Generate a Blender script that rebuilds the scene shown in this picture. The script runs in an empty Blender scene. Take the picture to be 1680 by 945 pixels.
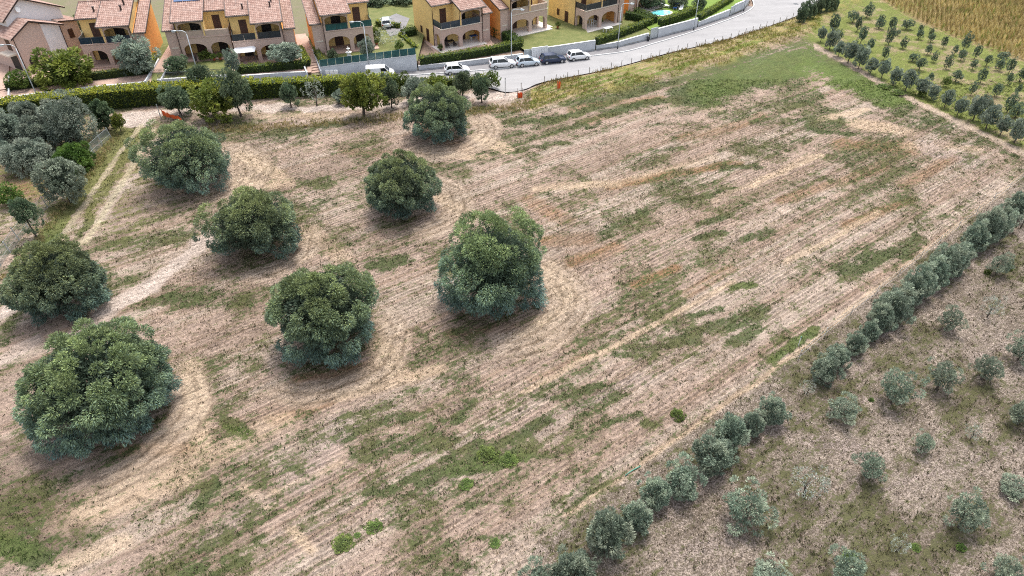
import bpy, math, random
import numpy as np
from mathutils import Vector, Matrix

R_ = math.radians
scene = bpy.context.scene
col = scene.collection

# ------------------------------------------------------------------ camera, world, sun, exposure
F = 1120.0                      # focal length in photograph pixels (1680 wide)
PITCH = R_(38.5)
HC = 41.0                       # drone height in metres
cam_d = bpy.data.cameras.new('camera')
cam_d.sensor_width = 36.0
cam_d.lens = 36.0 * F / 1680.0
cam_d.clip_start = 0.5
cam_d.clip_end = 5000
cam = bpy.data.objects.new('camera', cam_d)
cam.location = (0, 0, HC)
cam.rotation_euler = (R_(90) - PITCH, 0, 0)
col.objects.link(cam)
scene.camera = cam

SUN_EL, SUN_AZ = R_(70), R_(14)           # azimuth from +Y towards +X: the sun stands beyond the houses
world = bpy.data.worlds.new('World')
scene.world = world
world.use_nodes = True
wn = world.node_tree
bg = wn.nodes['Background']
sky = wn.nodes.new('ShaderNodeTexSky')
sky.sky_type = 'NISHITA'
sky.sun_disc = False
sky.sun_elevation = SUN_EL
sky.sun_rotation = SUN_AZ
sky.air_density = 1.0
sky.dust_density = 4.0
hsv = wn.nodes.new('ShaderNodeHueSaturation')
hsv.inputs['Saturation'].default_value = 0.45
wn.links.new(sky.outputs[0], hsv.inputs['Color'])
wn.links.new(hsv.outputs[0], bg.inputs['Color'])
bg.inputs['Strength'].default_value = 0.15
sun_d = bpy.data.lights.new('sun', 'SUN')
sun_d.energy = 1.5
sun_d.angle = R_(15)
sun_d.color = (1.0, 0.95, 0.87)
sun = bpy.data.objects.new('sun', sun_d)
sd = Vector((math.sin(SUN_AZ) * math.cos(SUN_EL), math.cos(SUN_AZ) * math.cos(SUN_EL), math.sin(SUN_EL)))
sun.rotation_euler = sd.to_track_quat('Z', 'Y').to_euler()
col.objects.link(sun)
scene.view_settings.view_transform = 'Standard'
scene.view_settings.look = 'None'
scene.view_settings.exposure = 1.25
scene.view_settings.gamma = 1.0
scene.cycles.use_denoising = False
scene.cycles.filter_width = 1.05
scene.cycles.max_bounces = 5
scene.cycles.transparent_max_bounces = 6

# ------------------------------------------------------------------ pixel <-> world
SP, CP = math.sin(PITCH), math.cos(PITCH)
def px(u, v, z=0.0):
    a = (u - 840.0) / F; b = (v - 472.5) / F
    t = (z - HC) / (-SP - b * CP)
    return Vector((a * t, (CP - b * SP) * t, z))
def proj(X, Y, Z):
    dz = Z - HC
    d = Y * CP - dz * SP
    return 840 + F * X / d, 472.5 - F * (Y * SP + dz * CP) / d

# ------------------------------------------------------------------ noise (numpy)
def _hash(ix, iy, s):
    n = (ix.astype(np.int64) * 374761393 + iy.astype(np.int64) * 668265263 + s * 974711) & 0x7fffffff
    n = ((n ^ (n >> 13)) * 1274126177) & 0x7fffffff
    return ((n ^ (n >> 16)) & 0xffff) / 65535.0
def vnoise(x, y, s=0):
    ix = np.floor(x); iy = np.floor(y)
    fx = x - ix; fy = y - iy
    fx = fx * fx * (3 - 2 * fx); fy = fy * fy * (3 - 2 * fy)
    a = _hash(ix, iy, s); b = _hash(ix + 1, iy, s); c = _hash(ix, iy + 1, s); d = _hash(ix + 1, iy + 1, s)
    return (a * (1 - fx) + b * fx) * (1 - fy) + (c * (1 - fx) + d * fx) * fy
def fbm(x, y, s=0, o=4):
    r = 0; a = 0.5; t = 0
    for i in range(o):
        r = r + a * vnoise(x, y, s + i * 17); t += a; a *= 0.55; x = x * 2.03 + 3.1; y = y * 2.03 + 1.7
    return r / t
def sstep(a, b, x):
    t = np.clip((x - a) / (b - a), 0, 1); return t * t * (3 - 2 * t)

# ------------------------------------------------------------------ materials
MATS = {}
def new_mat(name):
    m = bpy.data.materials.new(name); m.use_nodes = True
    nt = m.node_tree; p = nt.nodes['Principled BSDF']
    MATS[name] = m
    return m, nt, p
def nd(nt, t, **k):
    n = nt.nodes.new(t)
    for a, b in k.items(): setattr(n, a, b)
    return n
def noise(nt, scale, detail=4, rough=0.6, vec=None):
    n = nd(nt, 'ShaderNodeTexNoise'); n.inputs['Scale'].default_value = scale
    n.inputs['Detail'].default_value = detail; n.inputs['Roughness'].default_value = rough
    if vec is not None: nt.links.new(vec, n.inputs['Vector'])
    return n.outputs['Fac']
def math_n(nt, op, a, b=None, c=None, clamp=False):
    n = nd(nt, 'ShaderNodeMath', operation=op); n.use_clamp = clamp
    for i, v in enumerate((a, b, c)):
        if v is None: continue
        if isinstance(v, (int, float)): n.inputs[i].default_value = v
        else: nt.links.new(v, n.inputs[i])
    return n.outputs[0]
def maprange(nt, v, a, b, c, d):
    n = nd(nt, 'ShaderNodeMapRange'); nt.links.new(v, n.inputs[0])
    for i, q in enumerate((a, b, c, d)): n.inputs[i + 1].default_value = q
    return n.outputs[0]
def mixc(nt, fac, a, b, blend='MIX'):
    n = nd(nt, 'ShaderNodeMix', data_type='RGBA', blend_type=blend)
    for i, v in ((0, fac), (6, a), (7, b)):
        if isinstance(v, (int, float)): n.inputs[i].default_value = v
        elif isinstance(v, tuple): n.inputs[i].default_value = (*v, 1) if len(v) == 3 else v
        else: nt.links.new(v, n.inputs[i])
    return n.outputs[2]
def bump(nt, h, p, strength=0.3, dist=0.02):
    b = nd(nt, 'ShaderNodeBump'); b.inputs['Strength'].default_value = strength; b.inputs['Distance'].default_value = dist
    nt.links.new(h, b.inputs['Height']); nt.links.new(b.outputs[0], p.inputs['Normal'])
def plain(name, c, rough=0.7, var=0.18, scale=3.0, metal=0.0, spec=0.4, bmp=0.0):
    m, nt, p = new_mat(name)
    tc = nd(nt, 'ShaderNodeTexCoord').outputs['Object']
    f = maprange(nt, noise(nt, scale, 6, 0.65, tc), 0.3, 0.7, 1 - var, 1 + var)
    f2 = maprange(nt, noise(nt, scale * 0.23, 3, 0.5, tc), 0.3, 0.7, 1 - var * 0.6, 1 + var * 0.6)
    k = math_n(nt, 'MULTIPLY', f, f2)
    cc = nd(nt, 'ShaderNodeCombineColor')
    for i in range(3): nt.links.new(math_n(nt, 'MULTIPLY', k, c[i]), cc.inputs[i])
    nt.links.new(cc.outputs[0], p.inputs['Base Color'])
    p.inputs['Roughness'].default_value = rough; p.inputs['Metallic'].default_value = metal
    p.inputs['Specular IOR Level'].default_value = spec
    if bmp: bump(nt, noise(nt, scale * 6, 4, 0.6, tc), p, bmp, 0.02)
    return m
plain('stucco_yellow', (0.74, 0.52, 0.21), 0.85, 0.10, 0.8, bmp=0.1)
plain('stucco_orange_bounce', (0.70, 0.34, 0.10), 0.85, 0.12, 0.8, bmp=0.1)  # warm bounced light painted into the stair-wing side walls as orange
plain('stucco_white', (0.68, 0.66, 0.66), 0.85, 0.08, 0.7, bmp=0.1)
plain('concrete_white', (0.48, 0.50, 0.525), 0.85, 0.10, 0.5, bmp=0.1)
plain('trim_cream', (0.66, 0.58, 0.48), 0.8, 0.08, 1.5)
plain('shutter_brown', (0.055, 0.022, 0.014), 0.55, 0.25, 6)
plain('gutter_brown', (0.045, 0.028, 0.024), 0.45, 0.15, 4)
plain('dark_inside', (0.02, 0.016, 0.014), 0.6, 0.3, 3)
plain('paving_terracotta', (0.36, 0.25, 0.20), 0.85, 0.15, 2.0)
plain('paving_pale', (0.68, 0.62, 0.56), 0.85, 0.08, 1.5)
plain('metal_galv', (0.46, 0.50, 0.52), 0.45, 0.12, 3, metal=0.5)
plain('metal_dark', (0.05, 0.055, 0.06), 0.5, 0.2, 4)
plain('white_plastic', (0.78, 0.78, 0.77), 0.5, 0.06, 3)
plain('rail_teal', (0.025, 0.085, 0.085), 0.25, 0.3, 1.5, spec=0.6)
plain('rail_navy', (0.02, 0.035, 0.055), 0.25, 0.3, 1.5, spec=0.6)
plain('rail_grey', (0.035, 0.04, 0.045), 0.4, 0.25, 2)
plain('rail_stone', (0.46, 0.35, 0.28), 0.8, 0.12, 2)
plain('solar_blue', (0.03, 0.08, 0.19), 0.2, 0.2, 2, spec=0.7)
plain('bark', (0.09, 0.07, 0.055), 0.9, 0.35, 6, bmp=0.4)
plain('wood_weathered', (0.22, 0.19, 0.16), 0.85, 0.2, 5)
plain('net_orange', (0.75, 0.13, 0.03), 0.7, 0.15, 4)
plain('pipe_green', (0.07, 0.24, 0.18), 0.5, 0.15, 3)
plain('tyre', (0.018, 0.018, 0.018), 0.85, 0.2, 6)
plain('rim', (0.42, 0.43, 0.44), 0.35, 0.1, 4, metal=0.7)
plain('tail_red', (0.35, 0.012, 0.012), 0.3, 0.1, 4)
plain('cloth_white', (0.8, 0.8, 0.8), 0.8, 0.05, 2)
plain('cloth_blue', (0.03, 0.10, 0.34), 0.8, 0.2, 3)
plain('clay_pot', (0.40, 0.11, 0.06), 0.8, 0.15, 4)
plain('rattan_dark', (0.035, 0.025, 0.025), 0.7, 0.3, 6)
plain('soil_brown', (0.16, 0.115, 0.085), 0.95, 0.3, 2.5, bmp=0.4)
plain('stone_white', (0.75, 0.73, 0.70), 0.8, 0.08, 4)
plain('kerb_stone', (0.55, 0.55, 0.54), 0.85, 0.12, 2)
plain('pavement_grey', (0.17, 0.165, 0.17), 0.9, 0.18, 1.3, bmp=0.2)
plain('hedge_core', (0.02, 0.035, 0.01), 0.95, 0.4, 3)
plain('headlamp', (0.75, 0.78, 0.8), 0.15, 0.05, 3, spec=0.8)
def glossy(name, c, rough=0.25, coat=0.6):
    m, nt, p = new_mat(name)
    tc = nd(nt, 'ShaderNodeTexCoord').outputs['Object']
    d = maprange(nt, noise(nt, 2.0, 5, 0.6, tc), 0.35, 0.75, 0.0, 0.16)
    nt.links.new(mixc(nt, d, c, (0.36, 0.31, 0.25) if sum(c) > 1 else (0.04, 0.05, 0.07)), p.inputs['Base Color'])
    p.inputs['Roughness'].default_value = rough; p.inputs['Coat Weight'].default_value = coat; p.inputs['Coat Roughness'].default_value = 0.08
glossy('paint_white', (0.74, 0.75, 0.76)); glossy('paint_silver', (0.50, 0.58, 0.64)); glossy('paint_navy', (0.003, 0.014, 0.05), 0.3, 0.25)
glossy('car_glass', (0.012, 0.016, 0.02), 0.06, 0.3)

def brick_mat():
    m, nt, p = new_mat('brick_pink')
    tc = nd(nt, 'ShaderNodeTexCoord').outputs['Object']
    mp = nd(nt, 'ShaderNodeMapping'); nt.links.new(tc, mp.inputs[0])
    br = nd(nt, 'ShaderNodeTexNoise'); br.inputs['Scale'].default_value = 1.0; br.inputs['Detail'].default_value = 6
    mp.inputs['Scale'].default_value = (3.2, 3.2, 12.0); nt.links.new(mp.outputs[0], br.inputs['Vector'])
    c = mixc(nt, maprange(nt, br.outputs['Fac'], 0.32, 0.68, 0, 1), (0.42, 0.29, 0.235), (0.62, 0.47, 0.39))
    c = mixc(nt, maprange(nt, noise(nt, 0.5, 4, 0.6, tc), 0.35, 0.7, 0, 0.4), c, (0.50, 0.37, 0.31))
    nt.links.new(c, p.inputs['Base Color']); p.inputs['Roughness'].default_value = 0.9
    bump(nt, br.outputs['Fac'], p, 0.3, 0.02)
brick_mat()
def tile_mat():
    m, nt, p = new_mat('roof_tile')
    tc = nd(nt, 'ShaderNodeTexCoord').outputs['Object']
    sn = nd(nt, 'ShaderNodeVectorMath', operation='SNAP'); nt.links.new(tc, sn.inputs[0]); sn.inputs[1].default_value = (0.3, 0.45, 50)
    wnz = nd(nt, 'ShaderNodeTexWhiteNoise'); nt.links.new(sn.outputs[0], wnz.inputs['Vector'])
    cr = nd(nt, 'ShaderNodeValToRGB'); nt.links.new(wnz.outputs['Value'], cr.inputs[0])
    e = cr.color_ramp.elements
    e[0].position = 0; e[0].color = (0.24, 0.14, 0.11, 1); e[1].position = 1; e[1].color = (0.38, 0.265, 0.22, 1)
    x = e.new(0.4); x.color = (0.29, 0.18, 0.145, 1); x = e.new(0.75); x.color = (0.33, 0.215, 0.178, 1)
    c = mixc(nt, maprange(nt, noise(nt, 0.9, 5, 0.65, tc), 0.4, 0.75, 0, 0.5), cr.outputs[0], (0.28, 0.21, 0.18))
    nt.links.new(c, p.inputs['Base Color']); p.inputs['Roughness'].default_value = 0.85
tile_mat()
def foliage_mat():
    m, nt, p = new_mat('foliage')
    at = nd(nt, 'ShaderNodeAttribute', attribute_name='col')
    oi = nd(nt, 'ShaderNodeObjectInfo')
    h = nd(nt, 'ShaderNodeHueSaturation'); nt.links.new(at.outputs['Color'], h.inputs['Color'])
    nt.links.new(maprange(nt, oi.outputs['Random'], 0, 1, 0.485, 0.515), h.inputs['Hue'])
    nt.links.new(maprange(nt, oi.outputs['Random'], 0, 1, 0.88, 1.12), h.inputs['Value'])
    nt.links.new(h.outputs[0], p.inputs['Base Color'])
    p.inputs['Roughness'].default_value = 0.62; p.inputs['Specular IOR Level'].default_value = 0.25
    tr = nd(nt, 'ShaderNodeBsdfTranslucent'); nt.links.new(h.outputs[0], tr.inputs[0])
    mx = nd(nt, 'ShaderNodeMixShader'); mx.inputs[0].default_value = 0.32
    nt.links.new(p.outputs[0], mx.inputs[1]); nt.links.new(tr.outputs[0], mx.inputs[2])
    nt.links.new(mx.outputs[0], nt.nodes['Material Output'].inputs['Surface'])
foliage_mat()
def lawn_mat(name, a, b):
    m, nt, p = new_mat(name)
    tc = nd(nt, 'ShaderNodeTexCoord').outputs['Object']
    c = mixc(nt, maprange(nt, noise(nt, 0.7, 5, 0.6, tc), 0.3, 0.7, 0, 1), a, b)
    c = mixc(nt, maprange(nt, noise(nt, 7, 5, 0.7, tc), 0.35, 0.7, 0, 0.6), c, tuple(q * 0.55 for q in a))
    nt.links.new(c, p.inputs['Base Color']); p.inputs['Roughness'].default_value = 0.95
    bump(nt, noise(nt, 9, 5, 0.7, tc), p, 0.5, 0.05)
lawn_mat('lawn', (0.085, 0.11, 0.022), (0.18, 0.175, 0.06))
lawn_mat('lawn_bright', (0.11, 0.19, 0.02), (0.16, 0.23, 0.03))
lawn_mat('rough_ground', (0.16, 0.13, 0.085), (0.12, 0.13, 0.05))
def asphalt_mat():
    m, nt, p = new_mat('asphalt')
    tc = nd(nt, 'ShaderNodeNewGeometry').outputs['Position']
    mp = nd(nt, 'ShaderNodeMapping'); mp.inputs['Rotation'].default_value = (0, 0, -R_(15)); nt.links.new(tc, mp.inputs[0])
    mp2 = nd(nt, 'ShaderNodeMapping'); mp2.inputs['Scale'].default_value = (0.06, 0.5, 1); nt.links.new(mp.outputs[0], mp2.inputs[0])
    f = maprange(nt, noise(nt, 1.2, 6, 0.65, mp2.outputs[0]), 0.3, 0.7, 0, 1)
    c = mixc(nt, f, (0.225, 0.22, 0.222), (0.29, 0.285, 0.285))
    c = mixc(nt, maprange(nt, noise(nt, 0.35, 5, 0.6, tc), 0.45, 0.75, 0, 0.5), c, (0.18, 0.178, 0.18))
    c = mixc(nt, maprange(nt, noise(nt, 14, 3, 0.7, tc), 0.4, 0.8, 0, 0.3), c, (0.15, 0.147, 0.147))
    nt.links.new(c, p.inputs['Base Color']); p.inputs['Roughness'].default_value = 0.9
    bump(nt, noise(nt, 14, 3, 0.7, tc), p, 0.15, 0.01)
asphalt_mat()
def water_mat():
    m, nt, p = new_mat('pool_water')
    tc = nd(nt, 'ShaderNodeTexCoord').outputs['Object']
    nt.links.new(mixc(nt, maprange(nt, noise(nt, 1.5, 3, 0.5, tc), 0.3, 0.7, 0, 1), (0.10, 0.50, 0.52), (0.25, 0.68, 0.68)), p.inputs['Base Color'])
    p.inputs['Roughness'].default_value = 0.08
    bump(nt, noise(nt, 3, 3, 0.5, tc), p, 0.2, 0.03)
water_mat()
def wire_mat():
    m, nt, p = new_mat('wire_mesh')
    p.inputs['Base Color'].default_value = (0.20, 0.24, 0.22, 1); p.inputs['Roughness'].default_value = 0.6
    tc = nd(nt, 'ShaderNodeTexCoord').outputs['Object']
    n = maprange(nt, noise(nt, 3, 2, 0.5, tc), 0, 1, 0.22, 0.40)
    nt.links.new(n, p.inputs['Alpha'])
wire_mat()

ROWDIR = R_(36.5)
def ground_mat():
    m, nt, p = new_mat('field_soil')
    L = nt.links.new
    pos = nd(nt, 'ShaderNodeNewGeometry').outputs['Position']
    c0 = nd(nt, 'ShaderNodeAttribute', attribute_name='col').outputs['Color']
    g0 = nd(nt, 'ShaderNodeAttribute', attribute_name='gcol').outputs['Color']
    msk = nd(nt, 'ShaderNodeAttribute', attribute_name='mask')
    sp = nd(nt, 'ShaderNodeSeparateColor'); L(msk.outputs['Color'], sp.inputs[0])
    grass, rows, speck = sp.outputs[0], sp.outputs[1], sp.outputs[2]
    rot = nd(nt, 'ShaderNodeMapping'); rot.inputs['Rotation'].default_value = (0, 0, -ROWDIR); L(pos, rot.inputs[0])
    stretch = nd(nt, 'ShaderNodeMapping'); stretch.inputs['Scale'].default_value = (0.22, 1, 1); L(rot.outputs[0], stretch.inputs[0])
    sx = nd(nt, 'ShaderNodeSeparateXYZ'); L(rot.outputs[0], sx.inputs[0])
    n_big = noise(nt, 0.5, 6, 0.6, stretch.outputs[0])
    n_mid = noise(nt, 2.4, 7, 0.68, stretch.outputs[0])
    n_fine = noise(nt, 4.2, 6, 0.75, pos)
    n_clod = noise(nt, 9.0, 4, 0.7, pos)
    # drilled rows
    wob = math_n(nt, 'MULTIPLY', noise(nt, 0.25, 3, 0.5, pos), 3.5)
    ph = math_n(nt, 'ADD', math_n(nt, 'MULTIPLY', sx.outputs[1], 2 * math.pi / 0.42), wob)
    wv = math_n(nt, 'SINE', ph)
    wv2 = math_n(nt, 'SINE', math_n(nt, 'MULTIPLY', sx.outputs[1], 2 * math.pi / 2.7))
    wmod = math_n(nt, 'MULTIPLY', math_n(nt, 'ADD', wv, math_n(nt, 'MULTIPLY', wv2, 0.12)), math_n(nt, 'MULTIPLY', rows, maprange(nt, n_big, 0.36, 0.60, 0.15, 1.2)))
    k = math_n(nt, 'MULTIPLY', maprange(nt, n_mid, 0.3, 0.7, 0.55, 1.42), maprange(nt, n_fine, 0.32, 0.68, 0.55, 1.45))
    k = math_n(nt, 'ADD', k, math_n(nt, 'MULTIPLY', wmod, 0.22))
    soil = mixc(nt, 1.0, c0, k, 'MULTIPLY')
    # straw litter: pale flecks; dry dark stems: specks
    fl = maprange(nt, noise(nt, 6.5, 4, 0.75, stretch.outputs[0]), 0.58, 0.70, 0, 0.5)
    soil = mixc(nt, fl, soil, (0.47, 0.39, 0.30))
    dk = maprange(nt, math_n(nt, 'ADD', n_clod, math_n(nt, 'MULTIPLY', speck, 0.16)), 0.57, 0.68, 0, 0.8)
    soil = mixc(nt, dk, soil, (0.07, 0.054, 0.038))
    n_sp = noise(nt, 3.3, 5, 0.8, pos)
    soil = mixc(nt, maprange(nt, math_n(nt, 'ADD', n_sp, math_n(nt, 'MULTIPLY', speck, 0.10)), 0.59, 0.68, 0, 0.6), soil, (0.085, 0.07, 0.042))
    # grass threshold
    n_tuft = noise(nt, 1.5, 3, 0.6, pos)
    gs = math_n(nt, 'ADD', grass, maprange(nt, n_mid, 0.3, 0.7, -0.30, 0.30))
    gs = math_n(nt, 'ADD', gs, maprange(nt, n_fine, 0.3, 0.7, -0.38, 0.38))
    gs = math_n(nt, 'ADD', gs, maprange(nt, n_tuft, 0.3, 0.7, -0.20, 0.20))
    gf = maprange(nt, gs, 0.46, 0.72, 0, 0.9)
    gk = math_n(nt, 'MULTIPLY', maprange(nt, n_clod, 0.3, 0.7, 0.4, 1.6), maprange(nt, n_mid, 0.3, 0.7, 0.8, 1.25))
    gr = mixc(nt, 1.0, g0, gk, 'MULTIPLY')
    L(mixc(nt, gf, soil, gr), p.inputs['Base Color'])
    p.inputs['Roughness'].default_value = 0.97; p.inputs['Specular IOR Level'].default_value = 0.1
    h = math_n(nt, 'ADD', math_n(nt, 'MULTIPLY', n_clod, 0.7), math_n(nt, 'ADD', math_n(nt, 'MULTIPLY', n_fine, 0.9), math_n(nt, 'MULTIPLY', wmod, 0.35)))
    bump(nt, h, p, 1.0, 0.16)
ground_mat()

# ------------------------------------------------------------------ mesh helpers
class MB:
    def __init__(s): s.v = []; s.f = []
    def add(s, vs, fs):
        o = len(s.v); s.v += [tuple(v) for v in vs]; s.f += [tuple(i + o for i in f) for f in fs]; return s
    def box(s, x0, x1, y0, y1, z0, z1):
        return s.add([(x0, y0, z0), (x1, y0, z0), (x1, y1, z0), (x0, y1, z0), (x0, y0, z1), (x1, y0, z1), (x1, y1, z1), (x0, y1, z1)],
                     [(0, 3, 2, 1), (4, 5, 6, 7), (0, 1, 5, 4), (1, 2, 6, 5), (2, 3, 7, 6), (3, 0, 4, 7)])
    def tube(s, pts, rad, n=8):
        pts = [Vector(p) for p in pts]; o = len(s.v); k = len(pts)
        if not hasattr(rad, '__len__'): rad = [rad] * k
        for i, p in enumerate(pts):
            d = (pts[min(i + 1, k - 1)] - pts[max(i - 1, 0)]).normalized()
            a = d.cross(Vector((0.3, 0.9, 0.1)) if abs(d.z) > 0.8 else Vector((0, 0, 1))).normalized(); b = d.cross(a)
            for j in range(n):
                t = 2 * math.pi * j / n; s.v.append(tuple(p + (a * math.cos(t) + b * math.sin(t)) * rad[i]))
        for i in range(k - 1):
            for j in range(n):
                s.f.append((o + i * n + j, o + i * n + (j + 1) % n, o + (i + 1) * n + (j + 1) % n, o + (i + 1) * n + j))
        s.f.append(tuple(o + j for j in range(n))[::-1]); s.f.append(tuple(o + (k - 1) * n + j for j in range(n)))
        return s
    def lathe(s, prof, n=14, c=(0, 0)):
        o = len(s.v)
        for r, z in prof:
            for j in range(n):
                t = 2 * math.pi * j / n; s.v.append((c[0] + r * math.cos(t), c[1] + r * math.sin(t), z))
        for i in range(len(prof) - 1):
            for j in range(n):
                s.f.append((o + i * n + j, o + i * n + (j + 1) % n, o + (i + 1) * n + (j + 1) % n, o + (i + 1) * n + j))
        s.f.append(tuple(o + j for j in range(n))[::-1]); s.f.append(tuple(o + (len(prof) - 1) * n + j for j in range(n)))
        return s
    def prism(s, poly, ax, a, b):
        """extrude a 2D polygon along axis ax ('x','y','z') from a to b"""
        def P(q, t):
            return {'y': (q[0], t, q[1]), 'x': (t, q[0], q[1]), 'z': (q[0], q[1], t)}[ax]
        n = len(poly)
        vs = [P(q, a) for q in poly] + [P(q, b) for q in poly]
        fs = [tuple(range(n))[::-1], tuple(range(n, 2 * n))] + [(i, (i + 1) % n, n + (i + 1) % n, n + i) for i in range(n)]
        return s.add(vs, fs)
    def mapx(s, fn): s.v = [fn(v) for v in s.v]; return s
    def mesh(s, name):
        me = bpy.data.meshes.new(name); me.from_pydata(s.v, [], s.f); me.update(); return me
    def build(s, name, mat, parent=None, smooth=False):
        me = s.mesh(name); me.materials.append(MATS[mat])
        if smooth: me.polygons.foreach_set('use_smooth', [True] * len(me.polygons))
        return link(name, me, parent)
def link(name, me, parent=None):
    o = bpy.data.objects.new(name, me); col.objects.link(o)
    if parent is not None: o.parent = parent
    return o
def tag(o, label, cat, group=None):
    o['label'] = label; o['category'] = cat
    if group: o['group'] = group
    return o
def thing(name, label, cat, loc=(0, 0, 0), rz=0.0, group=None):
    o = link(name, None); o.location = loc; o.rotation_euler = (0, 0, rz); o.empty_display_size = 0.3
    return tag(o, label, cat, group)
def structure(o): o['kind'] = 'structure'; return o
def stuff(o, label=None, cat=None):
    o['kind'] = 'stuff'
    if label: tag(o, label, cat)
    return o
def np_mesh(name, V, faces, mat, cols=None, parent=None, smooth=False, extra=None):
    """V (n,3); faces (m,k) with k constant"""
    me = bpy.data.meshes.new(name)
    n = len(V); m, k = faces.shape
    me.vertices.add(n); me.vertices.foreach_set('co', np.ascontiguousarray(V, dtype=np.float32).ravel())
    me.loops.add(m * k); me.loops.foreach_set('vertex_index', np.ascontiguousarray(faces, dtype=np.int32).ravel())
    me.polygons.add(m); me.polygons.foreach_set('loop_start', np.arange(0, m * k, k, dtype=np.int32))
    me.polygons.foreach_set('use_smooth', np.full(m, smooth, dtype=bool))
    me.update(calc_edges=True)
    def attr(nm, c):
        a = me.attributes.new(nm, 'FLOAT_COLOR', 'POINT')
        q = np.ones((n, 4), dtype=np.float32); q[:, :3] = c; a.data.foreach_set('color', q.ravel())
    if cols is not None: attr('col', cols)
    for nm, c in (extra or {}).items(): attr(nm, c)
    me.materials.append(MATS[mat])
    return me

# ------------------------------------------------------------------ ground paint, written in photograph pixels on the ground plane
def capsule(U, V, s, k=1.7):
    u0, v0, u1, v1, hw = s[:5]
    du, dv = u1 - u0, (v1 - v0) * k
    l2 = du * du + dv * dv + 1e-6
    t = np.clip(((U - u0) * du + (V - v0) * k * dv) / l2, 0, 1)
    return np.hypot(U - u0 - t * du, (V - v0) * k - t * dv) / hw
def strokes(U, V, lst, soft=(1.35, 0.45)):
    r = np.zeros_like(U)
    for s in lst:
        st = s[5] if len(s) > 5 else 1.0
        r = np.maximum(r, st * sstep(soft[0], soft[1], capsule(U, V, s)))
    return r
def interp_line(pts):
    pts = sorted(pts); xs = np.array([p[0] for p in pts], float); ys = np.array([p[1] for p in pts], float)
    def f(u):
        r = np.interp(u, xs, ys)
        r = np.where(u < xs[0], ys[0] + (u - xs[0]) * (ys[1] - ys[0]) / (xs[1] - xs[0]), r)
        return np.where(u > xs[-1], ys[-1] + (u - xs[-1]) * (ys[-1] - ys[-2]) / (xs[-1] - xs[-2]), r)
    return f
WALL = [(-140, 196), (-40, 180), (60, 165), (170, 152), (270, 143), (350, 137), (480, 128), (530, 126), (605, 121.5), (684, 117), (760, 110), (839, 101), (905, 93), (950, 87), (1013, 78.6), (1075, 63.5), (1137, 47.6), (1195, 28), (1220, 16.7), (1232, 0)]
KERB = [(-140, 202), (-40, 186), (60, 171), (170, 158), (270, 149), (350, 143), (480, 134), (530, 132), (605, 128), (700, 122.5), (800, 115), (870, 107.5), (950, 95), (1027, 85), (1075, 71.5), (1137, 53), (1195, 33), (1222, 22), (1236, 12), (1236, 3), (1228, -10), (1196, -30), (1160, -45)]
ROADN = [(-140, 220), (-40, 204), (60, 187), (170, 172), (270, 163), (350, 157), (480, 151), (605, 145), (700, 142), (790, 142), (830, 151), (862, 146), (893, 134), (1000, 113), (1100, 86), (1200, 62.5), (1300, 29), (1330, 14), (1358, -5), (1420, -40)]
road_near = interp_line(ROADN); wall_l = interp_line(WALL)
HEDGE_EDGE = interp_line([(860, 905), (940, 850), (1100, 728), (1250, 625), (1330, 560), (1440, 470), (1530, 400), (1680, 282), (1800, 190)])
ORCH_EDGE = interp_line([(1300, 58), (1340, 76), (1400, 108), (1480, 152), (1570, 196), (1680, 250), (1800, 310)])
CORN_EDGE = interp_line([(1380, -60), (1440, -4), (1480, 22), (1560, 58), (1680, 100), (1800, 150)])

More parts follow.
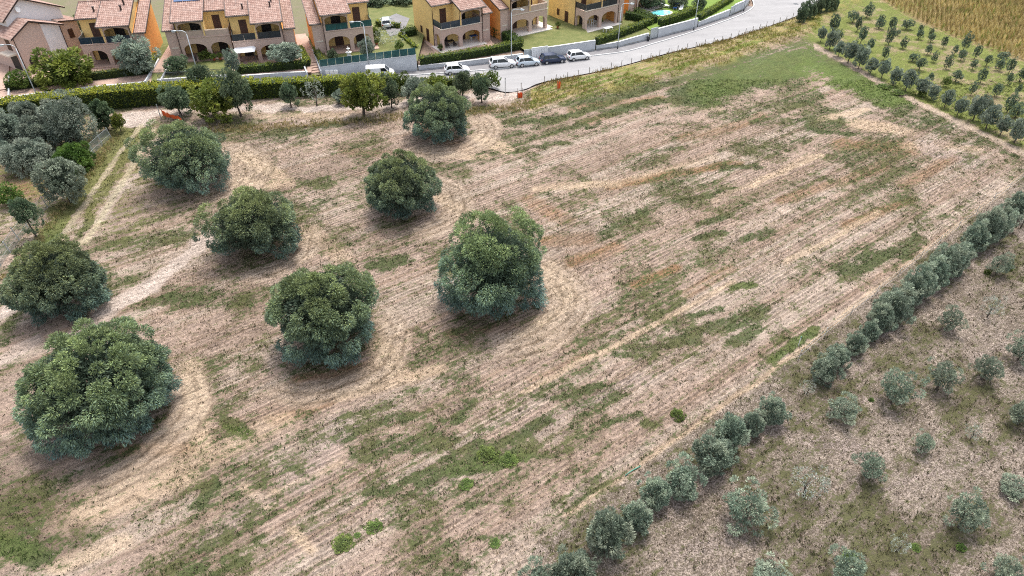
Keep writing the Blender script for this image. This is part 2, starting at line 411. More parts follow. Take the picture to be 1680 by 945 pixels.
GREEN = [(800, 205, 1000, 182, 14, .75), (830, 245, 935, 235, 11, .8), (940, 207, 985, 200, 9, .8), (1000, 172, 1190, 162, 12, .62), (1130, 160, 1330, 92, 46, 1.0), (1330, 95, 1480, 165, 38, 1.0), (1000, 185, 1150, 150, 16, .85), (940, 172, 1330, 74, 22, .75), (1330, 78, 1640, 235, 22, .66), (1180, 190, 1330, 165, 24, .6), (1460, 175, 1560, 215, 18, .75), (1240, 195, 1400, 200, 18, .66), (1330, 210, 1400, 216, 12, .85), (1420, 185, 1640, 245, 13, .62),
    (1110, 331, 1200, 308, 8, .95), (1145, 368, 1190, 356, 9, .9), (990, 385, 1060, 345, 20, .72), (1150, 392, 1180, 382, 12, .95), (1220, 395, 1255, 382, 14, .8), (1190, 276, 1240, 276, 14, .75), (1040, 580, 1250, 510, 24, .72), (1060, 570, 1140, 562, 16, .85), (1140, 515, 1180, 505, 12, .85), (1212, 470, 1240, 466, 11, 1.1), (1200, 560, 1240, 535, 20, .78), (1268, 588, 1335, 540, 10, 1.15), (890, 580, 912, 565, 10, .85), (925, 650, 985, 632, 14, .85), (1000, 580, 1030, 583, 9, .85), (1000, 690, 1050, 680, 14, .75), (1060, 690, 1075, 700, 9, .8),
    (560, 720, 660, 680, 26, .72), (600, 740, 720, 720, 38, .72), (690, 790, 800, 730, 30, .85), (745, 770, 850, 745, 26, .98), (820, 720, 890, 690, 22, .8), (640, 810, 720, 780, 22, .7), (560, 690, 640, 660, 18, .66), (770, 655, 740, 690, 14, .8), (560, 790, 520, 830, 14, .6), (480, 770, 495, 780, 12, .8),
    (370, 690, 405, 715, 16, 1.05), (322, 832, 352, 795, 12, 1.05), (-20, 880, 60, 910, 40, .95), (30, 850, 100, 925, 20, .65), (190, 405, 300, 385, 28, .72), (240, 370, 290, 350, 18, .6), (280, 490, 400, 490, 30, .7), (620, 440, 660, 425, 20, .9), (490, 300, 540, 300, 18, .7), (500, 345, 540, 330, 18, .7), (560, 410, 600, 400, 14, .66), (440, 222, 560, 205, 12, .8), (380, 215, 470, 230, 12, .6), (540, 200, 640, 195, 9, .55), (640, 560, 670, 555, 12, .7), (690, 560, 760, 540, 18, .62), (640, 300, 560, 290, 12, .5), (1390, 440, 1500, 400, 24, .78), (1430, 425, 1480, 420, 16, .85), (1520, 360, 1500, 380, 14, .6), (1640, 250, 1670, 255, 10, .8), (850, 180, 800, 190, 12, .6), (40, 480, 10, 560, 16, .7), (15, 600, 40, 590, 18, .55), (300, 940, 320, 930, 16, .8), (440, 880, 420, 890, 10, .8), (940, 830, 1040, 765, 7, .75), (830, 880, 700, 900, 14, .55), (760, 830, 840, 820, 12, .75), (600, 870, 560, 890, 10, .5), (75, 395, 200, 222, 24, 1.05), (90, 370, 195, 225, 14, 1.1), (150, 330, 215, 240, 14, .8), (60, 410, 120, 330, 12, .9), (125, 395, 215, 240, 5, 1.0), (195, 215, 215, 245, 12, .7), (900, 330, 960, 320, 10, .45), (1060, 210, 1140, 200, 12, .5), (1340, 290, 1380, 300, 14, .55), (1080, 250, 1110, 245, 8, .6)]
BRIGHT = [(1160, 150, 1330, 90, 40, .6), (1330, 110, 1470, 160, 32), (1340, 130, 1400, 135, 25), (1268, 588, 1335, 540, 12, .5), (745, 770, 850, 745, 22, .4), (1212, 470, 1240, 466, 12, .5), (370, 700, 405, 715, 12, .5), (950, 145, 1120, 110, 14), (-20, 880, 30, 900, 40, .4), (80, 390, 200, 222, 26, .8)]
RUST = [(1000, 305, 1210, 268, 11, .9), (930, 360, 870, 330, 18, .5), (1040, 465, 1110, 440, 12, 1), (940, 430, 1010, 405, 16, .7), (1380, 235, 1500, 245, 18, .75), (1280, 330, 1450, 275, 12, .7), (900, 395, 960, 390, 20, .8), (1390, 370, 1490, 330, 12, .7), (940, 178, 1080, 160, 10, .65), (1000, 190, 960, 200, 10, .5), (490, 620, 610, 600, 14, .7), (740, 545, 880, 530, 14, .5), (1130, 480, 1200, 440, 12, .5), (1560, 260, 1480, 300, 16, .5), (450, 690, 540, 660, 16, .5), (1120, 230, 1250, 190, 12, .5), (870, 620, 960, 580, 9, .4), (640, 255, 560, 250, 10, .4), (700, 210, 760, 245, 20, .5), (200, 740, 300, 735, 20, .6), (60, 300, 0, 310, 40, .8), (1300, 330, 1500, 245, 10, .6)]
STRAW = [(930, 846, 1110, 718, 6, .8), (1110, 718, 1330, 562, 6, .85), (1330, 562, 1530, 402, 6, .85), (1530, 402, 1680, 288, 6, .8), (880, 308, 1010, 300, 12, .9), (1010, 300, 1170, 260, 8, .6), (860, 640, 1205, 463, 7, .9), (1230, 305, 1345, 252, 7, 1), (1170, 330, 1330, 255, 6, .6), (1290, 430, 1440, 350, 8, .8), (615, 560, 655, 610, 22, .9), (560, 650, 720, 605, 16, .8), (900, 440, 935, 490, 22, .85), (860, 545, 935, 500, 14, .8), (100, 860, 300, 780, 34, .8), (250, 800, 460, 690, 26, .6), (315, 600, 330, 740, 22, .9), (320, 740, 250, 800, 20, .7), (400, 255, 470, 300, 18, 1), (370, 300, 450, 305, 14, .9), (785, 225, 830, 245, 14, 1), (700, 255, 800, 258, 8, .8), (725, 325, 770, 360, 16, .9), (500, 380, 560, 420, 22, .6), (480, 870, 512, 905, 12, 1), (400, 800, 440, 830, 12, .6), (420, 820, 560, 760, 8, .7), (90, 930, 200, 890, 24, .8), (1350, 195, 1420, 180, 10, .9), (1400, 200, 1480, 215, 14, .9), (1490, 240, 1600, 245, 12, .6), (1100, 175, 1180, 180, 10, .4), (600, 190, 400, 190, 10, .6), (240, 230, 300, 330, 8, .4)]
TRACK = [(205, 205, 830, 158, 0.1, 0)]
PATH = [(165, 515, 250, 470, 18, .9), (250, 470, 335, 395, 14, .8), (335, 395, 400, 320, 10, .5), (100, 560, 180, 515, 16, .6), (0, 590, 60, 560, 14, .6), (170, 350, 260, 250, 9, .5), (0, 520, 20, 495, 10, 1), (200, 200, 245, 200, 16, 1), (205, 190, 310, 185, 12, 1), (310, 183, 480, 172, 9, 1), (480, 178, 660, 172, 9, .9), (660, 170, 840, 150, 9, 1), (790, 165, 850, 155, 9, 1), (480, 205, 620, 190, 6, .4), (840, 150, 880, 135, 12, 1.0)]
RUTS = [(232, 205, 188, 260, 5, 1), (188, 260, 96, 398, 6, 1), (252, 212, 222, 262, 5, 1), (222, 262, 142, 398, 6, 1), (100, 395, 20, 500, 6, .8), (135, 395, 60, 500, 6, .8)]
DARK = [(0, 285, 60, 280, 26, .9), (30, 340, 60, 330, 20, .6), (700, 520, 880, 540, 12, .3), (-20, 780, 90, 880, 60, .8), (0, 740, 60, 760, 40, .6), (60, 860, 180, 760, 26, .45), (330, 560, 420, 540, 24, .35), (200, 350, 300, 330, 24, .4), (280, 480, 400, 500, 30, .4), (470, 300, 620, 260, 30, .4), (540, 400, 700, 400, 30, .35), (380, 240, 500, 230, 14, .4), (900, 300, 1050, 240, 22, .3), (560, 620, 800, 560, 24, .35), (880, 420, 960, 380, 30, .4), (60, 740, 100, 780, 20, .5), (430, 340, 350, 430, 20, .3), (840, 370, 860, 360, 10, .3)]
LAVENDER = [(900, 900, 1100, 810, 30, .4), (1100, 840, 1310, 690, 22, .8), (1310, 690, 1440, 640, 14, .6), (1340, 730, 1410, 740, 26, .7), (1440, 560, 1560, 450, 12, .8), (1560, 450, 1680, 380, 14, .8), (1130, 900, 1300, 860, 26, .5), (1400, 820, 1680, 730, 8, .7), (1290, 650, 1420, 600, 8, .6), (1500, 620, 1680, 560, 9, .5), (560, 700, 480, 790, 30, .4), (430, 820, 330, 890, 24, .4), (1050, 620, 900, 690, 16, .4), (1520, 240, 1600, 270, 16, .6)]
RINGS = []        # bare soil turned by the tractor round the trunks: centre, radii, from/to angle
for (u_, v_, r0_, r1_, d0_, d1_) in [(812, 488, 5.2, 8.8, -75, 48), (722, 216, 5.0, 8.4, -120, 40), (300, 292, 5.6, 10.5, -40, 75), (655, 338, 5.0, 8.2, -60, 50), (525, 562, 5.2, 7.6, -110, 30), (155, 690, 5.6, 8.4, -60, 40), (412, 402, 5.0, 7.0, -70, 20)]:
    q_ = px(u_, v_); RINGS.append((q_.x, q_.y, r0_, r1_, d0_, d1_))

def paint(U, V, X, Y):
    w = 9.0
    wu = (fbm(X * 0.35, Y * 0.35, 5) - 0.5) * w * 4; wv = (fbm(X * 0.35, Y * 0.35, 9) - 0.5) * w * 2.2
    U2, V2 = U + wu, V + wv
    U3, V3 = U + wu * .35, V + wv * .35
    ca, sa = math.cos(ROWDIR), math.sin(ROWDIR)
    a = X * ca + Y * sa; b = -X * sa + Y * ca
    streak = fbm(a * 0.016, b * 0.75, 3, 4)
    streak2 = fbm(a * 0.03, b * 2.2, 13, 3)
    blot = fbm(X * 0.16, Y * 0.16, 21, 5)
    blot2 = fbm(X * 0.55, Y * 0.55, 31, 4)
    n = len(U)
    C = np.empty((n, 3)); C[:] = (0.324, 0.243, 0.201)
    def mixto(c, wgt):
        C[:] = C * (1 - wgt[:, None]) + np.array(c) * wgt[:, None]
    mixto((0.395, 0.32, 0.27), sstep(0.46, 0.66, streak) * 0.85)
    mixto((0.225, 0.163, 0.124), sstep(0.50, 0.70, blot) * 0.75)
    mixto((0.252, 0.172, 0.124), sstep(0.52, 0.70, streak2) * 0.55)
    # orchard soil on the right of the hedge row is greyer
    right = sstep(-4, 10, V - HEDGE_EDGE(U)) * sstep(840, 900, U)
    mixto((0.36, 0.30, 0.265), right * 0.85)
    mixto((0.181, 0.147, 0.124), right * sstep(0.5, 0.66, blot) * 0.55)
    mixto((0.252, 0.147, 0.083), np.clip(strokes(U3, V3, RUST) * (0.3 + 1.5 * streak2), 0, .95))
    mixto((0.450, 0.342, 0.243), strokes(U3, V3, STRAW) * (0.55 + 0.45 * blot2))
    mixto((0.372, 0.301, 0.286), strokes(U2, V2, LAVENDER) * 0.8)
    mixto((0.147, 0.104, 0.083), strokes(U2, V2, DARK) * 0.8)
    mixto((0.433, 0.364, 0.326), strokes(U2, V2, PATH, (1.2, 0.6)) * 0.95)
    # tractor rings round the crowns
    ring = np.zeros(n)
    for (cx, cy, r0, r1, d0, d1) in RINGS:
        dx, dy = X - cx, Y - cy; rad = np.hypot(dx, dy * 1.06) + (fbm(X * .3, Y * .3, 33, 2) - .5) * .9
        an = np.degrees(np.arctan2(dy, dx)); side = sstep(d0 - 25, d0 + 10, an) * sstep(d1 + 25, d1 - 10, an)
        zone = sstep(r0 - .5, r0 + .2, rad) * sstep(r1 + .6, r1 - .1, rad) * side; ring = np.maximum(ring, zone)
        rb = sstep(.30, .6, blot2 * .5 + fbm(X * .8, Y * .8, 35, 2) * .5)
        mixto((0.39, 0.315, 0.245), zone * .5)
        mixto((0.13, 0.092, 0.062), zone * sstep(.45, .9, np.sin(rad * 2 * math.pi / 1.05 + 2.0 * blot)) * (.35 + .65 * rb) * .75)
    # far orchard and corn
    orch = sstep(6, -6, V - ORCH_EDGE(U)) * sstep(1300, 1340, U)
    mixto((0.266, 0.222, 0.118), orch * 0.8)
    edge = np.exp(-((V - ORCH_EDGE(U) - 2) / 5.0) ** 2) * (U > 1335)
    mixto((0.370, 0.296, 0.237), edge * 0.9)
    corn = sstep(4, -4, V - CORN_EDGE(U)) * (U > 1420)
    mixto((0.266, 0.200, 0.096), corn)
    # verge between road and field
    vl = V - road_near(U)
    verge = sstep(0, 4, vl) * sstep(46, 30, vl) * (U > 870)
    mixto((0.311, 0.244, 0.118), verge * 0.7)
    # masks
    g = strokes(U2, V2, GREEN, (1.85, 0.15)) * (0.82 + .6 * blot)
    g = np.maximum(g, 0.33 + 0.32 * sstep(0.42, 0.68, blot))
    g = g + (streak - 0.5) * 0.25 + (streak2 - 0.5) * 0.55 + (blot2 - 0.5) * 0.35
    g = np.maximum(g, right * (0.31 + 0.36 * sstep(0.40, 0.62, blot2) * sstep(0.36, 0.6, blot) + (streak2 - .5) * .3))
    g = np.maximum(g, orch * (0.36 + 0.7 * sstep(.3, .6, blot2 * .6 + blot * .4)) * (1 - corn))
    g = np.maximum(g, verge * (0.35 + 0.5 * sstep(0.35, 0.6, streak2)))
    left = sstep(330, 200, U) * sstep(420, 330, V) * sstep(180, 200, V)
    g = np.maximum(g, left * 0.55)
    kill = np.maximum(np.maximum(strokes(U2, V2, PATH, (1.2, 0.7)), strokes(U, V, RUTS) * 0.8), np.maximum(strokes(U3, V3, STRAW) * 0.45, edge))
    kill = np.maximum(kill, ring * .75)
    g = g * (1 - 0.85 * kill)
    mixto((0.34, 0.31, 0.20), strokes(U, V, RUTS) * 0.6)
    tw = vl < 0
    g[tw] *= 0.4
    # grass tint
    G = np.empty((n, 3)); G[:] = (0.046, 0.066, 0.022)
    def gm(c, wgt): G[:] = G * (1 - wgt[:, None]) + np.array(c) * wgt[:, None]
    gm((0.075, 0.08, 0.03), sstep(0.45, 0.65, blot2) * 0.7)
    gm((0.075, 0.074, 0.034), right * 0.85)
    gm((0.13, 0.158, 0.036), np.maximum(orch, verge) * 0.8)
    gm((0.25, 0.20, 0.075), verge * sstep(0.45, 0.62, blot2) * 0.8)
    gm((0.075, 0.12, 0.022), strokes(U2, V2, BRIGHT) * 0.75)
    gm((0.125, 0.125, 0.042), left * 0.8)
    field = (1 - right) * (1 - orch) * (vl > 20)
    rows = np.clip(field + .35 * right, 0, 1) * (1 - 0.8 * kill) * sstep(120, 420, U) * 0.95
    rows = rows * np.where((V > 200), 1.0, 0.3)
    speck = np.clip(right * 0.75 + 0.35 * sstep(0.4, 0.65, blot2), 0, 1)
    C *= (0.86 + .14 * sstep(.35, .65, blot))[:, None] * np.array([1.0, 0.995, .965])
    return np.clip(C, 0.02, 0.75), G, np.stack([np.clip(g, 0, 1.3), rows, speck], 1), dict(right=right, orch=orch, corn=corn, verge=verge, g=g, kill=kill, vl=vl)

def ground_z(X, Y, U=None, V=None):
    z = (fbm(X * 0.05, Y * 0.05, 41, 3) - 0.5) * 0.5 + (fbm(X * 0.5, Y * 0.5, 51, 3) - 0.5) * 0.16 + (fbm(X * 1.7, Y * 1.7, 61, 2) - 0.5) * 0.10
    if U is None: U, V = proj(X, Y, 0.0)
    vl = V - road_near(U)
    k = sstep(2, 30, vl)
    z = z * (0.15 + 0.85 * k) - 0.30 * sstep(3, -2, vl)
    # low bank where the verge drops to the field
    z = z + 0.45 * sstep(0, 14, vl) * sstep(44, 30, vl) * sstep(880, 960, U)
    return z
def gz1(x, y):
    return float(ground_z(np.array([x]), np.array([y]))[0])

xs = np.arange(-118, 150, 0.27)
ys = [18.0]
while ys[-1] < 150: ys.append(ys[-1] + 0.16 + 0.0022 * (ys[-1] - 18) * 1.1)
ys = np.array(ys)
GX, GY = np.meshgrid(xs, ys)
gx, gy = GX.ravel(), GY.ravel()
gu, gv = proj(gx, gy, 0.0)
# keep only what the place around the photograph needs: drop far-out grid corners
gC, gG, gM, gI = paint(gu, gv, gx, gy)
gzv = ground_z(gx, gy, gu, gv)
ny, nx = GX.shape
idx = np.arange(ny * nx).reshape(ny, nx)
quads = np.stack([idx[:-1, :-1], idx[:-1, 1:], idx[1:, 1:], idx[1:, :-1]], -1).reshape(-1, 4)
cu_, cv_ = gu[quads[:, 0]], gv[quads[:, 0]]
keep = (cu_ > -330) & (cu_ < 2010) & (cv_ > -70)
quads = quads[keep]
used = np.unique(quads); remap = np.full(len(gx), -1); remap[used] = np.arange(len(used))
me = np_mesh('field', np.stack([gx, gy, gzv], 1)[used], remap[quads], 'field_soil', gC[used], smooth=True, extra={'gcol': gG[used], 'mask': gM[used]})
structure(link('field', me))
structure(MB().add([(-1500, -800, -0.75), (1500, -800, -0.75), (1500, 2500, -0.75), (-1500, 2500, -0.75)], [(0, 1, 2, 3)]).build('ground', 'rough_ground'))

# ------------------------------------------------------------------ road, kerb, pavement
def sheet(name, pts, mat, z):
    return structure(MB().add([(p.x, p.y, z) for p in pts], [tuple(range(len(pts)))]).build(name, mat))
def smooth_line(pts, n=4):
    out = []
    P = [Vector((p[0], p[1], 0)) for p in pts]
    for i in range(len(P) - 1):
        p0, p1, p2, p3 = P[max(i - 1, 0)], P[i], P[i + 1], P[min(i + 2, len(P) - 1)]
        for k in range(n):
            t = k / n
            out.append(0.5 * ((2 * p1) + (p2 - p0) * t + (2 * p0 - 5 * p1 + 4 * p2 - p3) * t * t + (3 * p1 - p0 - 3 * p2 + p3) * t ** 3))
    out.append(P[-1]); return out
wall_w = smooth_line([px(*p) for p in WALL]); kerb_w = smooth_line([px(*p) for p in KERB]); near_w = smooth_line([px(*p) for p in ROADN])
def strip(name, A, B, mat, z):
    """fill between two polylines resampled to the same count"""
    def res(L, n):
        d = [0]
        for i in range(1, len(L)): d.append(d[-1] + (L[i] - L[i - 1]).length)
        t = np.linspace(0, d[-1], n)
        return [Vector((np.interp(q, d, [p.x for p in L]), np.interp(q, d, [p.y for p in L]), z)) for q in t]
    n = 80; a = res(A, n); b = res(B, n)
    return structure(MB().add([*a, *b], [(i, i + 1, n + i + 1, n + i) for i in range(n - 1)]).build(name, mat))
far_blob = [px(1420, -40), px(1500, -75), px(1100, -75), px(1160, -45)]
road_m = MB()
rp = near_w + far_blob[1:3] + kerb_w[::-1]
road_m.add([(p.x, p.y, 0.0) for p in rp], [tuple(range(len(rp)))])
structure(road_m.build('road', 'asphalt'))
kw = kerb_w
def ribbon(pts, off0, off1, z0, z1, mb=None):
    mb = mb or MB(); vs = []
    for i, p in enumerate(pts):
        d = (pts[min(i + 1, len(pts) - 1)] - pts[max(i - 1, 0)]); d.z = 0; d.normalize(); nrm = Vector((-d.y, d.x, 0))
        a, b = p + nrm * off0, p + nrm * off1
        vs += [(a.x, a.y, z0), (b.x, b.y, z0), (b.x, b.y, z1), (a.x, a.y, z1)]
    fs = []
    for i in range(len(pts) - 1):
        for k in range(4): fs.append((4 * i + k, 4 * i + (k + 1) % 4, 4 * i + 4 + (k + 1) % 4, 4 * i + 4 + k))
    n = 4 * (len(pts) - 1); fs += [(0, 1, 2, 3), (n + 3, n + 2, n + 1, n)]
    return mb.add(vs, fs)
structure(ribbon(kw, 0.0, 0.16, -0.1, 0.13).build('kerb', 'kerb_stone'))
structure(ribbon(kw[:-16], 0.16, 2.6, -0.1, 0.118).build('pavement', 'pavement_grey'))
# ground behind the garden walls
up = [p for p in wall_w] + [px(1180, -60), px(-300, -60), px(-300, 190)]
sheet('upper_ground', up, 'rough_ground', 0.30)

# ------------------------------------------------------------------ foliage
rng = np.random.default_rng(7)
def leaf_quads(P, axis, length, width, rng, tint):
    """diamond leaves at P (n,3) pointing along axis; returns verts, quads, cols"""
    n = len(P)
    axis = axis / (np.linalg.norm(axis, axis=1, keepdims=True) + 1e-9)
    r = rng.normal(size=(n, 3)); s = np.cross(axis, r); s /= (np.linalg.norm(s, axis=1, keepdims=True) + 1e-9)
    L = length * rng.uniform(0.65, 1.3, (n, 1)); W = width * rng.uniform(0.7, 1.3, (n, 1))
    V = np.stack([P - axis * L * 0.5, P + s * W * 0.5, P + axis * L * 0.5, P - s * W * 0.5], 1).reshape(-1, 3)
    Fq = np.arange(n * 4).reshape(n, 4)
    return V, Fq, np.repeat(tint, 4, axis=0)
def lump(d, rng_seed):
    r = np.random.default_rng(rng_seed); K = r.normal(size=(5, 3)) * 2.2; ph = r.uniform(0, 6.3, 5)
    return np.sin(d @ K.T + ph).mean(axis=1)
def crown_mesh(name, seed, R=1.0, H=1.0, nclump=60, nleaf=6000, leaf=(0.3, 0.09), cols=((.06, .09, .04), (.10, .12, .05)), clump=0.24, droop=0.35, zmin=-0.8, lumpy=0.13, inner=0.12, cone=0.0, shell=(0.70, 0.93), upcol=None, dome=1.0, gap=None):
    """crown centred on the origin of height H and radius R; leaf sizes in metres"""
    r = np.random.default_rng(seed)
    # clump centres on a lumpy shell (golden spiral + jitter)
    i = np.arange(nclump) + 0.5
    zz = 1 - 2 * i / nclump; zz = np.clip(zz * 1.0 + r.normal(0, 0.05, nclump), zmin, 1)
    ph = i * 2.39996 + r.normal(0, 0.25, nclump)
    rr = np.sqrt(np.maximum(0, 1 - np.where(zz < 0, dome * zz, zz) ** 2))
    D = np.stack([rr * np.cos(ph), rr * np.sin(ph), zz], 1)
    rad = r.uniform(shell[0], shell[1], nclump) * (1 + lumpy * lump(D, seed + 3) * 1.8)
    if gap is not None:
        gd = np.array(gap[:3]) / np.linalg.norm(gap[:3]); kp = D @ gd < gap[3]
        D, rad, zz = D[kp], rad[kp], zz[kp]; nclump = len(zz)
    sc = np.array([R, R, H / 2])
    Cn = D * rad[:, None] * sc
    if cone: Cn[:, :2] *= (1 - cone * (zz * 0.5 + 0.5))[:, None]
    rc = clump * R * r.uniform(0.65, 1.35, nclump)
    per = r.multinomial(int(nleaf * (1 - inner)), rc ** 2 / (rc ** 2).sum())
    ci = np.repeat(np.arange(nclump), per); n = len(ci)
    d = r.normal(size=(n, 3)); d /= np.linalg.norm(d, axis=1, keepdims=True)
    out = D[ci]; dot = (d * out).sum(1)
    flip = dot < -0.25; d[flip] = d[flip] - 2 * dot[flip, None] * out[flip]
    q = r.uniform(0.35, 1.0, n) ** 0.5
    flat = min(1.0, 0.75 + 0.25 * H / (2 * R))
    P = Cn[ci] + d * (rc[ci] * q)[:, None] * np.array([1, 1, flat * min(1.0, H / (2 * R) + 0.25)])
    ax = d + out * 0.4 + r.normal(0, 0.35, (n, 3)); ax[:, 2] -= droop
    ct = r.uniform(0, 1, nclump)
    t = np.clip(ct[ci] + r.normal(0, 0.22, n), 0, 1)
    c0, c1 = np.array(cols[0]), np.array(cols[1])
    T = c0 * (1 - t[:, None]) + c1 * t[:, None]
    if upcol is not None:      # lit tops and shaded undersides painted in: yellower up, bluer down, same lightness
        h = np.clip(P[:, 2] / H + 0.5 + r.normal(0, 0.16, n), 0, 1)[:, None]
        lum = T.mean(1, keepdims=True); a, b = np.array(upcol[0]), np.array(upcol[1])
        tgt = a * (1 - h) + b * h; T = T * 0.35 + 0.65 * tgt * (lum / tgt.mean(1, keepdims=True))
    T = T * 1.3 * r.uniform(0.6, 1.45, (n, 1)) * (0.8 + 0.4 * r.uniform(0, 1, nclump)[ci])[:, None]
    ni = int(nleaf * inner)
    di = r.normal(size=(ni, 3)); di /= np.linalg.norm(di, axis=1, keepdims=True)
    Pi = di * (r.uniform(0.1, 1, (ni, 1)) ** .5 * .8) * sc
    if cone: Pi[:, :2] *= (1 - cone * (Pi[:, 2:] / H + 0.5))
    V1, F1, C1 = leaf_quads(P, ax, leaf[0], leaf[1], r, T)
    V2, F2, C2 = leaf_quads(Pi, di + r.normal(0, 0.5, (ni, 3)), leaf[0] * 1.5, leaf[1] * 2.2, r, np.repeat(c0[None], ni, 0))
    V = np.concatenate([V1, V2]); Fq = np.concatenate([F1, F2 + len(V1)]); Cc = np.concatenate([C1, C2])
    return np_mesh(name, V, Fq, 'foliage', Cc)
def trunk_mesh(name, seed, h, r0, spread, top, n=7, nl=6):
    """trunk from z=-0.3 to h, limbs reaching out to radius spread at height up to top"""
    r = random.Random(seed); mb = MB()
    lean = (r.uniform(-.15, .15) * h, r.uniform(-.15, .15) * h)
    mb.tube([(0, 0, -0.35), (0, 0, 0.05), (lean[0] * .5, lean[1] * .5, h * 0.55), (lean[0], lean[1], h)], [r0 * 1.5, r0 * 1.15, r0 * 0.85, r0 * 0.7], n)
    for k in range(nl):
        a = 2 * math.pi * (k + r.uniform(-.3, .3)) / nl; s = spread * r.uniform(.5, .95); t = h + (top - h) * r.uniform(.4, .95)
        mb.tube([(lean[0], lean[1], h * 0.9), (lean[0] + s * .4 * math.cos(a), lean[1] + s * .4 * math.sin(a), h + (t - h) * .45), (lean[0] + s * math.cos(a + .2), lean[1] + s * math.sin(a + .2), t)], [r0 * .5, r0 * .32, r0 * .1], 5)
    return mb.mesh(name)
_sph = None
def fit_bbox(u0, v0, u1, v1, zb=0.12, it=25, hr=6.0, dome=False):
    """a crown (ellipsoid) that fills this photograph box, standing on the ground; zb = clear height under it as a share of crown height"""
    global _sph
    if _sph is None:
        t = np.linspace(0, math.pi, 14); p = np.linspace(0, 2 * math.pi, 24)
        T, Pp = np.meshgrid(t, p); _sph = np.stack([np.sin(T) * np.cos(Pp), np.sin(T) * np.sin(Pp), np.cos(T)], -1).reshape(-1, 3)
    S = _sph
    if dome:
        S = _sph.copy(); w_ = np.sqrt(np.maximum(0, 1 - (.72 * S[:, 2]) ** 2)) / np.maximum(1e-3, np.hypot(S[:, 0], S[:, 1])); S[S[:, 2] < 0, :2] *= w_[S[:, 2] < 0, None]; S = S[S[:, 2] > -.86]; S = S * 1.03
    g = px((u0 + u1) / 2, v1); X, Y, R, H = g.x, g.y + 1, 1.5, 2.5
    for _ in range(it):
        zc = H * zb + H / 2
        a, b = proj(X + R * S[:, 0], Y + R * S[:, 1], zc + H / 2 * S[:, 2])
        d = Y * CP + (HC - zc) * SP
        X += ((u0 + u1) / 2 - (a.min() + a.max()) / 2) * d / F
        R *= ((u1 - u0) / (a.max() - a.min())) ** 0.8
        Y -= (v1 - b.max()) * d / F * 1.2
        H *= np.clip((v1 - v0) / (b.max() - b.min()), .7, 1.4) ** 0.8
        H = float(np.clip(H, 0.35 * R, hr * R))
    return X, Y, R, H

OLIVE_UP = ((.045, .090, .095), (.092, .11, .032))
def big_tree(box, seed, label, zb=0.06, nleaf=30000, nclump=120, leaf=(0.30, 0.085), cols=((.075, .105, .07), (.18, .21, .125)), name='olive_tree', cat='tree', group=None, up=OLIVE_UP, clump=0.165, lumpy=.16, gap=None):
    X, Y, R, H = fit_bbox(*box, zb=zb, dome=True); R *= .97
    z0 = gz1(X, Y) if proj(X, Y, 0)[1] > road_near(proj(X, Y, 0)[0]) else 0.3
    t = thing(name, label, cat, (X, Y, z0), 0, group)
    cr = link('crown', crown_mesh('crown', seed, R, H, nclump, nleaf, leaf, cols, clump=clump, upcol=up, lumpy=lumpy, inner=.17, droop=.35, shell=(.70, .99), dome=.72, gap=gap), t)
    cr.location = (0, 0, H * zb + H / 2)
    tm = trunk_mesh('trunk', seed, H * (zb + .18), max(.12, R * .075), R * .6, H * .75); tm.materials.append(MATS['bark'])
    link('trunk', tm, t)
    return t
BIG = [((20, 523, 292, 738), 101, 'largest bushy olive tree with a dense crown spreading low over bare tan soil', 42000, 150),
    ((2, 394, 170, 526), 102, 'round olive tree standing beside the rutted grass track', 28000, 110),
    ((224, 198, 384, 318), 103, 'round olive tree beside the pale tractor ring, next to the gravel drive bend', 26000, 110),
    ((334, 308, 491, 433), 104, 'broad flattened olive tree at the head of the pale diagonal dirt path', 24000, 90),
    ((434, 428, 620, 600), 105, 'dense olive tree standing between the largest olive and the tall one circled by tracks', 32000, 120),
    ((588, 250, 722, 362), 106, 'compact olive tree standing between the tall circled olive and the one nearest the cars', 22000, 90),
    ((727, 350, 897, 522), 107, 'tall rounded olive tree circled by curved tractor tracks on its right', 32000, 120),
    ((665, 137, 778, 232), 108, 'olive tree standing nearest the parked cars, with curved tracks around its foot', 20000, 90)]
CLP = [.128, .15, .14, .165, .142, .132, .155, .136]; LMP = [.10, .16, .2, .26, .15, .12, .2, .17]
GAPS = {104: (-.1, -.75, -.65, .90), 105: (-.7, -.6, -.1, .955)}
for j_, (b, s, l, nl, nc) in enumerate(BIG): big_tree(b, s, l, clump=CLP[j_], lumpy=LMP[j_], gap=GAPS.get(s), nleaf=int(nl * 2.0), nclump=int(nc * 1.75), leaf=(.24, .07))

# shared small crowns (unit radius, unit height) reused by copies
def variants(name, seeds, **k):
    out = []
    for s in seeds:
        c = crown_mesh(name, s, 1.0, 2.0, **k); out.append(c)
    return out
ROWV = variants('row_crown', (201, 202, 203, 204, 205), nclump=46, nleaf=5200, leaf=(0.17, 0.045), cols=((.12, .16, .118), (.27, .305, .225)), clump=.25, lumpy=.3, droop=.0, shell=(.6, .98))
YOUNGV = variants('young_crown', (211, 212, 213, 214, 215), nclump=34, nleaf=3400, leaf=(0.15, 0.042), cols=((.11, .145, .105), (.22, .25, .18)), clump=.28, lumpy=.4, droop=.0, inner=.08, shell=(.45, 1.0))
SPARSEV = variants('sparse_crown', (221, 222, 223), nclump=24, nleaf=800, leaf=(0.13, 0.035), cols=((.20, .235, .20), (.32, .34, .285)), clump=.28, lumpy=.4, droop=.0, inner=.03, shell=(.4, 1.05))
FARV = variants('far_crown', (231, 232, 233, 234), nclump=22, nleaf=1100, leaf=(0.22, 0.075), cols=((.06, .09, .06), (.135, .17, .11)), clump=.34, lumpy=.35, droop=.0, cone=.2, shell=(.5, .95))
